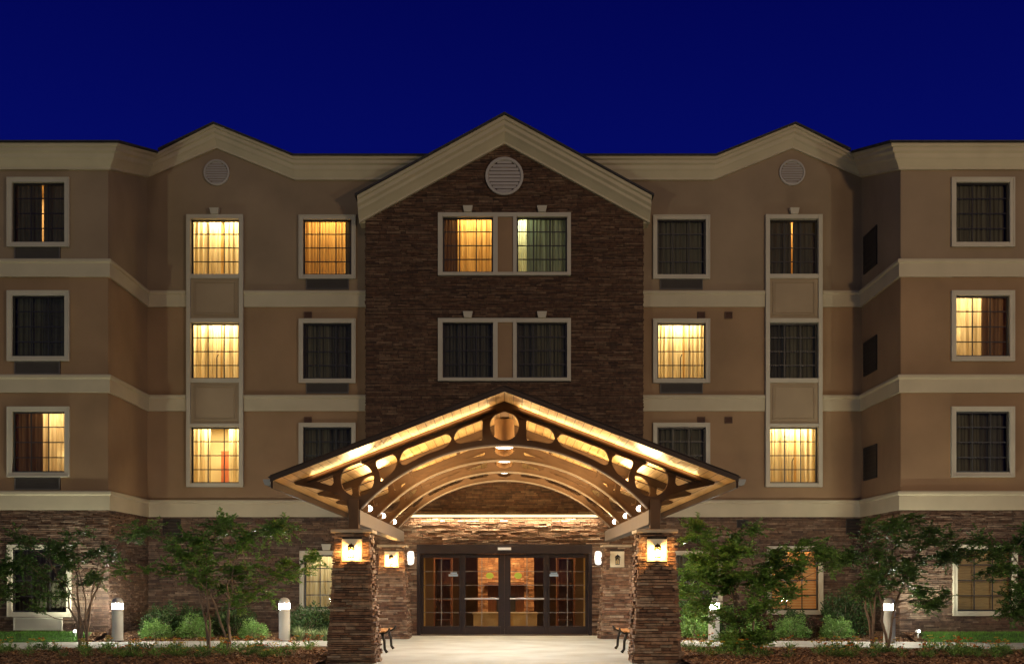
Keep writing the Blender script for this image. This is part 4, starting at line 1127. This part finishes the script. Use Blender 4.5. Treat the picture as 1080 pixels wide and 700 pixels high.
make_tree("dark leafy multi stem tree in front of the left wing window", 24.0, [(84, 686), (93, 686)], T1, 101, 'leaf_dark', 13, .8)
make_tree("wide spreading green tree with pale bare stems left of the canopy", 21.2, [(222, 695), (240, 697)], T2, 102, 'leaf', 14, .75)
make_tree("dense low branching tree beside the right front pillar", 21.6, [(783, 692), (790, 693)], T3, 103, 'leaf', 14, 1.1)
make_tree("twin stemmed dark tree in front of the right wing corner", 23.8, [(922, 684), (938, 683)], T4, 104, 'leaf_dark', 13, .85)
make_tree("tree at the right picture edge reaching across the blind covered window", 22.5, [(1118, 690), (1126, 690)], T5, 105, 'leaf_dark', 13)
make_tree("tree at the left picture edge with only branch tips showing", 23.5, [(-45, 690), (-38, 690)], T0, 106, 'leaf_dark', 13)

def shrub_proto(kind, seed, leafm, n=1500, L=.045, fuzz=.16):
    r_ = random.Random(seed); root = empty("shrub", (0, 0, 0), "x", "shrub"); lv, wd = MB(), MB()
    off = r_.uniform(0, 50)
    for i in range(n):
        d = rv(r_); d.z = abs(d.z); rr = 1 + fuzz * 1.6 * noise.noise(d * 2.2 + Vector((off, 0, 0)))
        k = rr * (r_.random() ** .18) * r_.uniform(.88, 1.03)
        p = Vector((d.x * k * .5, d.y * k * .5, d.z * k * .85 + .02))
        dd = (d * .7 + rv(r_) * .7 + Vector((0, 0, .35))).normalized(); s = L * r_.uniform(.6, 1.3)
        leaf(lv, p, dd, rv(r_), s, s * .5)
    for i in range(9):
        a = r_.uniform(0, 6.28); wd.tube([(0, 0, 0), (.12 * math.cos(a), .12 * math.sin(a), .3), (.3 * math.cos(a), .3 * math.sin(a), .62)], [.012, .008, .003], 5)
    wd.build("stems", M['bark'], root, fix=False); lv.build("foliage", M[leafm], root, fix=False)
    return root
def place(root, used, x, y, D, w, h, label, group, rz=0, z=.06):
    o = root if not used else copy_tree(root)
    o.location = (px(x, D), D - 30, z); o.scale = (w, w, h); o.rotation_euler = (0, 0, rz); o['label'] = label; o['group'] = group
    return o
M['leaf_evergreen'] = leafmat('evergreen_leaf', [(.03, .07, .018), (.055, .11, .028), (.022, .05, .014), (.08, .15, .04)])  # darker green leaves for the shrubs along the wall
sp = {'l': shrub_proto('l', 1, 'leaf_light', 3800, .055, .34), 'd': shrub_proto('d', 2, 'leaf_evergreen', 3600, .06, .35), 'r': shrub_proto('r', 3, 'leaf_red', 1600, .04, .1)}
used = {'l': 0, 'd': 0, 'r': 0}
SH = [  # kind, px x, depth, width m, height factor m, label
    ('l', 163, 27.3, .78, .52, "pale green mounded shrub left of the dark shrubs near the left bollard"),
    ('d', 172, 28.3, 1.2, .95, "tall dark shrub behind the leftmost pale mound"),
    ('l', 207, 27.6, .85, .65, "pale green shrub behind the bare stems of the spreading tree"),
    ('d', 202, 28.6, 1.15, .9, "dark shrub against the stone wall behind the spreading tree"),
    ('d', 247, 28.6, 1.2, .95, "dark shrub between the spreading tree and the second pale mound"),
    ('l', 266, 27.4, .72, .52, "pale green mounded shrub between the spreading tree and the bollard"),
    ('d', 325, 28.4, 1.15, .95, "dark shrub under the cream curtained window"),
    ('d', 352, 28.6, 1.0, .9, "dark shrub tucked behind the left front pillar"),
    ('l', 733, 27.6, .95, .75, "pale green shrub beside the right front pillar"),
    ('d', 722, 28.4, 1.1, 1.1, "dark shrub against the wall right of the right front pillar"),
    ('d', 768, 28.6, 1.1, .95, "dark shrub behind the bollard right of the canopy"),
    ('l', 790, 27.6, .85, .6, "pale green shrub seen through the dense low tree"),
    ('r', 812, 28.2, .75, .72, "round dark red shrub left of the blind covered window"),
    ('l', 834, 27.5, .85, .62, "pale green shrub between the two dark red round shrubs"),
    ('r', 858, 28.0, .62, .62, "round dark red shrub under the orange blinds"),
    ('l', 882, 27.3, .85, .62, "pale green shrub right of the dark red round shrubs"),
    ('d', 890, 28.6, 1.35, 1.35, "tall dark shrub in the corner of the right wing"),
    ('d', 838, 28.8, 1.0, .8, "dark shrub directly below the orange blinds"),
]
for i, (k, x, D, w, h, lab) in enumerate(SH):
    place(sp[k], used[k], x, 0, D, w, h, lab, {'l': "pale mounded shrubs", 'd': "dark shrubs along the wall", 'r': "round dark red shrubs"}[k], i * 1.3); used[k] = 1
# variegated grass clumps
def clump():
    r_ = random.Random(8); root = empty("grass_clump", (0, 0, 0), "x", "grass clump"); mb = MB()
    for i in range(190):
        a = r_.uniform(0, 6.283); L = r_.uniform(.28, .46); lean = r_.uniform(.15, 1.0); w = r_.uniform(.006, .011)
        d = Vector((math.cos(a), math.sin(a), 0)); sd = Vector((-d.y, d.x, 0)); p0 = d * r_.uniform(0, .06); prev = None; idx = len(mb.v); n = 5
        for j in range(n + 1):
            t = j / n; q = p0 + d * (lean * L * t ** 1.3) + Vector((0, 0, L * (t - lean * .55 * t * t)))
            ww = w * (1 - t * .85); mb.v += [tuple(q - sd * ww), tuple(q + sd * ww)]
        for j in range(n): k = idx + 2 * j; mb.f.append((k, k + 1, k + 3, k + 2))
    mb.build("blades", M['blade'], root, fix=False); return root
gc = clump()
GC = [(316, 26.6, 1.0, "variegated grass clump right beside the lit bollard"), (343, 26.4, .95, "variegated grass clump touching the left front pillar's outline"), (330, 27.3, .8, "smaller variegated grass clump behind the other two")]
for i, (x, D, s, lab) in enumerate(GC):
    o = gc if i == 0 else copy_tree(gc); o.location = (px(x, D), D - 30, .05); o.scale = (s, s, s); o.rotation_euler = (0, 0, i * 2.1); tag(o, lab, "grass clump", "variegated grass clumps")
# lawn strips at the wings
lw = MB(); r_ = random.Random(9)
for s in (-1, 1):
    def lawn_edge(x): return 9.95 + .25 * math.sin(x * 3)
    n = 14000
    for i in range(n):
        x = r_.uniform(9.6, 16.5); ya, yb = walk_edge(x, True) + .03, YW - .12
        y = r_.uniform(ya, yb); t = (y - ya) / (yb - ya)
        if x < 10.1 + .35 * t + .2 * nzv(x, y, 5): continue
        z = zback(s * x, y, t) - .004; h = r_.uniform(.035, .075); a = r_.uniform(0, 6.28); w = .006
        dx, dy = math.cos(a) * w, math.sin(a) * w; ex, ey = r_.gauss(0, .02), r_.gauss(0, .02)
        i0 = len(lw.v); lw.v += [(s * x - dx, y - dy, z), (s * x + dx, y + dy, z), (s * x + ex, y + ey, z + h)]; lw.f.append((i0, i0 + 1, i0 + 2))
o = lw.build("lawn_grass", M['grassblade'], fix=False); tag(o, "short bright green grass between the wings and the walk", "grass", kind='stuff')
for s in (-1, 1):
    bed("lawn", s * 10.2, s * 21, lambda x: walk_edge(x, True) + .02, lambda x: YW - .1, lambda x, y, t: zback(x, y, t) + .012, mat("turf_soil", (.04, .10, .015), .9, .3, 12), 50, 10)
# mulch chips
M['chip'] = island("bark_chip", [(.20, .10, .05), (.30, .17, .09), (.12, .06, .03), (.40, .26, .15), (.16, .085, .045)], bump=.3)
ch = MB(); r_ = random.Random(10)
def chip(x, y, z):
    a = r_.uniform(0, 6.28); L = r_.uniform(.012, .034); w = L * r_.uniform(.3, .6); u = Vector((math.cos(a), math.sin(a), r_.gauss(0, .35))) * L; v = Vector((-math.sin(a), math.cos(a), r_.gauss(0, .35))) * w
    p = Vector((x, y, z + .008)); ch.quad(tuple(p - u - v), tuple(p + u - v), tuple(p + u + v), tuple(p - u + v))
for s in (-1, 1):
    for i in range(36000):
        x = r_.uniform(3.25, 12.5); y = r_.uniform(-11.6, walk_edge(x, False)); t = (y + 14.3) / (walk_edge(x, False) + 14.3)
        chip(s * x, y, zfront(s * x, y, t))
    for i in range(14000):
        x = r_.uniform(3.2, 10.3); yb = YR if x < WX else YW; ya = walk_edge(x, True); y = r_.uniform(ya, min(yb, ya + 2.6)); chip(s * x, y, zback(s * x, y, (y - ya) / (yb - ya)))
o = ch.build("mulch_chips", M['chip'], fix=False); tag(o, "red brown bark mulch chips covering the planting beds", "mulch", kind='stuff')
# bedding flowers
M['petal_y'] = leafmat("petal_yellow", [(.75, .50, .06), (.85, .62, .12), (.6, .4, .05)], .3)
M['petal_o'] = leafmat("petal_orange", [(.75, .20, .04), (.85, .32, .06), (.6, .14, .03)], .3)
def flower(seed, pm):
    r_ = random.Random(seed); root = empty("bedding_flower", (0, 0, 0), "x", "flower"); mb, fl = MB(), MB()
    for i in range(80):
        a = r_.uniform(0, 6.28); d = Vector((math.cos(a), math.sin(a), r_.uniform(.1, .9))).normalized(); p = Vector((0, 0, .02)) + d * r_.uniform(.02, .12)
        leaf(mb, p, (d + rv(r_) * .5).normalized(), Vector((0, 0, 1)), r_.uniform(.03, .055), .02)
    for i in range(r_.randint(2, 4)):
        c = Vector((r_.gauss(0, .055), r_.gauss(0, .055), r_.uniform(.13, .19)))
        mb.tube([(0, 0, .01), tuple(c)], .0025, 4)
        for k in range(12):
            a = k * .95; el = .25 + .5 * (k % 3) / 2; leaf(fl, c, Vector((math.cos(a) * math.cos(el), math.sin(a) * math.cos(el), math.sin(el))), Vector((0, 0, 1)), .028, .02)
    mb.build("leaves", M['leaf_dark' if seed % 2 else 'leaf'], root, fix=False); fl.build("blossom", M[pm], root, fix=False); return root
fl = {'y': [flower(31, 'petal_y'), flower(32, 'petal_y')], 'o': [flower(33, 'petal_o'), flower(34, 'petal_o')]}
fu = {}
r_ = random.Random(12)
for s in (-1, 1):
    for i in range(96):
        x = r_.uniform(3.7, 11.3); y = -10.35 + (walk_edge(x, False) - .25 + 10.35) * r_.random() ** 1.7
        if s > 0 and x > 6.5: k = 'o' if r_.random() < .7 else 'y'
        else: k = 'y' if r_.random() < .72 else 'o'
        j = r_.randint(0, 1); key = (k, j); src = fl[k][j]
        o = src if key not in fu else copy_tree(src); fu[key] = 1
        q = r_.uniform(1.0, 1.7); t = (y + 14.3) / (walk_edge(x, False) + 14.3)
        o.location = (s * x, y, zfront(s * x, y, t)); o.scale = (q, q, q); o.rotation_euler = (0, 0, r_.uniform(0, 6))
        side = "left" if s < 0 else "right"
        tag(o, "low bedding plant with %s blossoms in the %s front mulch bed" % ("yellow" if k == 'y' else "orange red", side), "flower",
            "%s bedding flowers in the %s bed" % ("yellow" if k == 'y' else "orange", side))
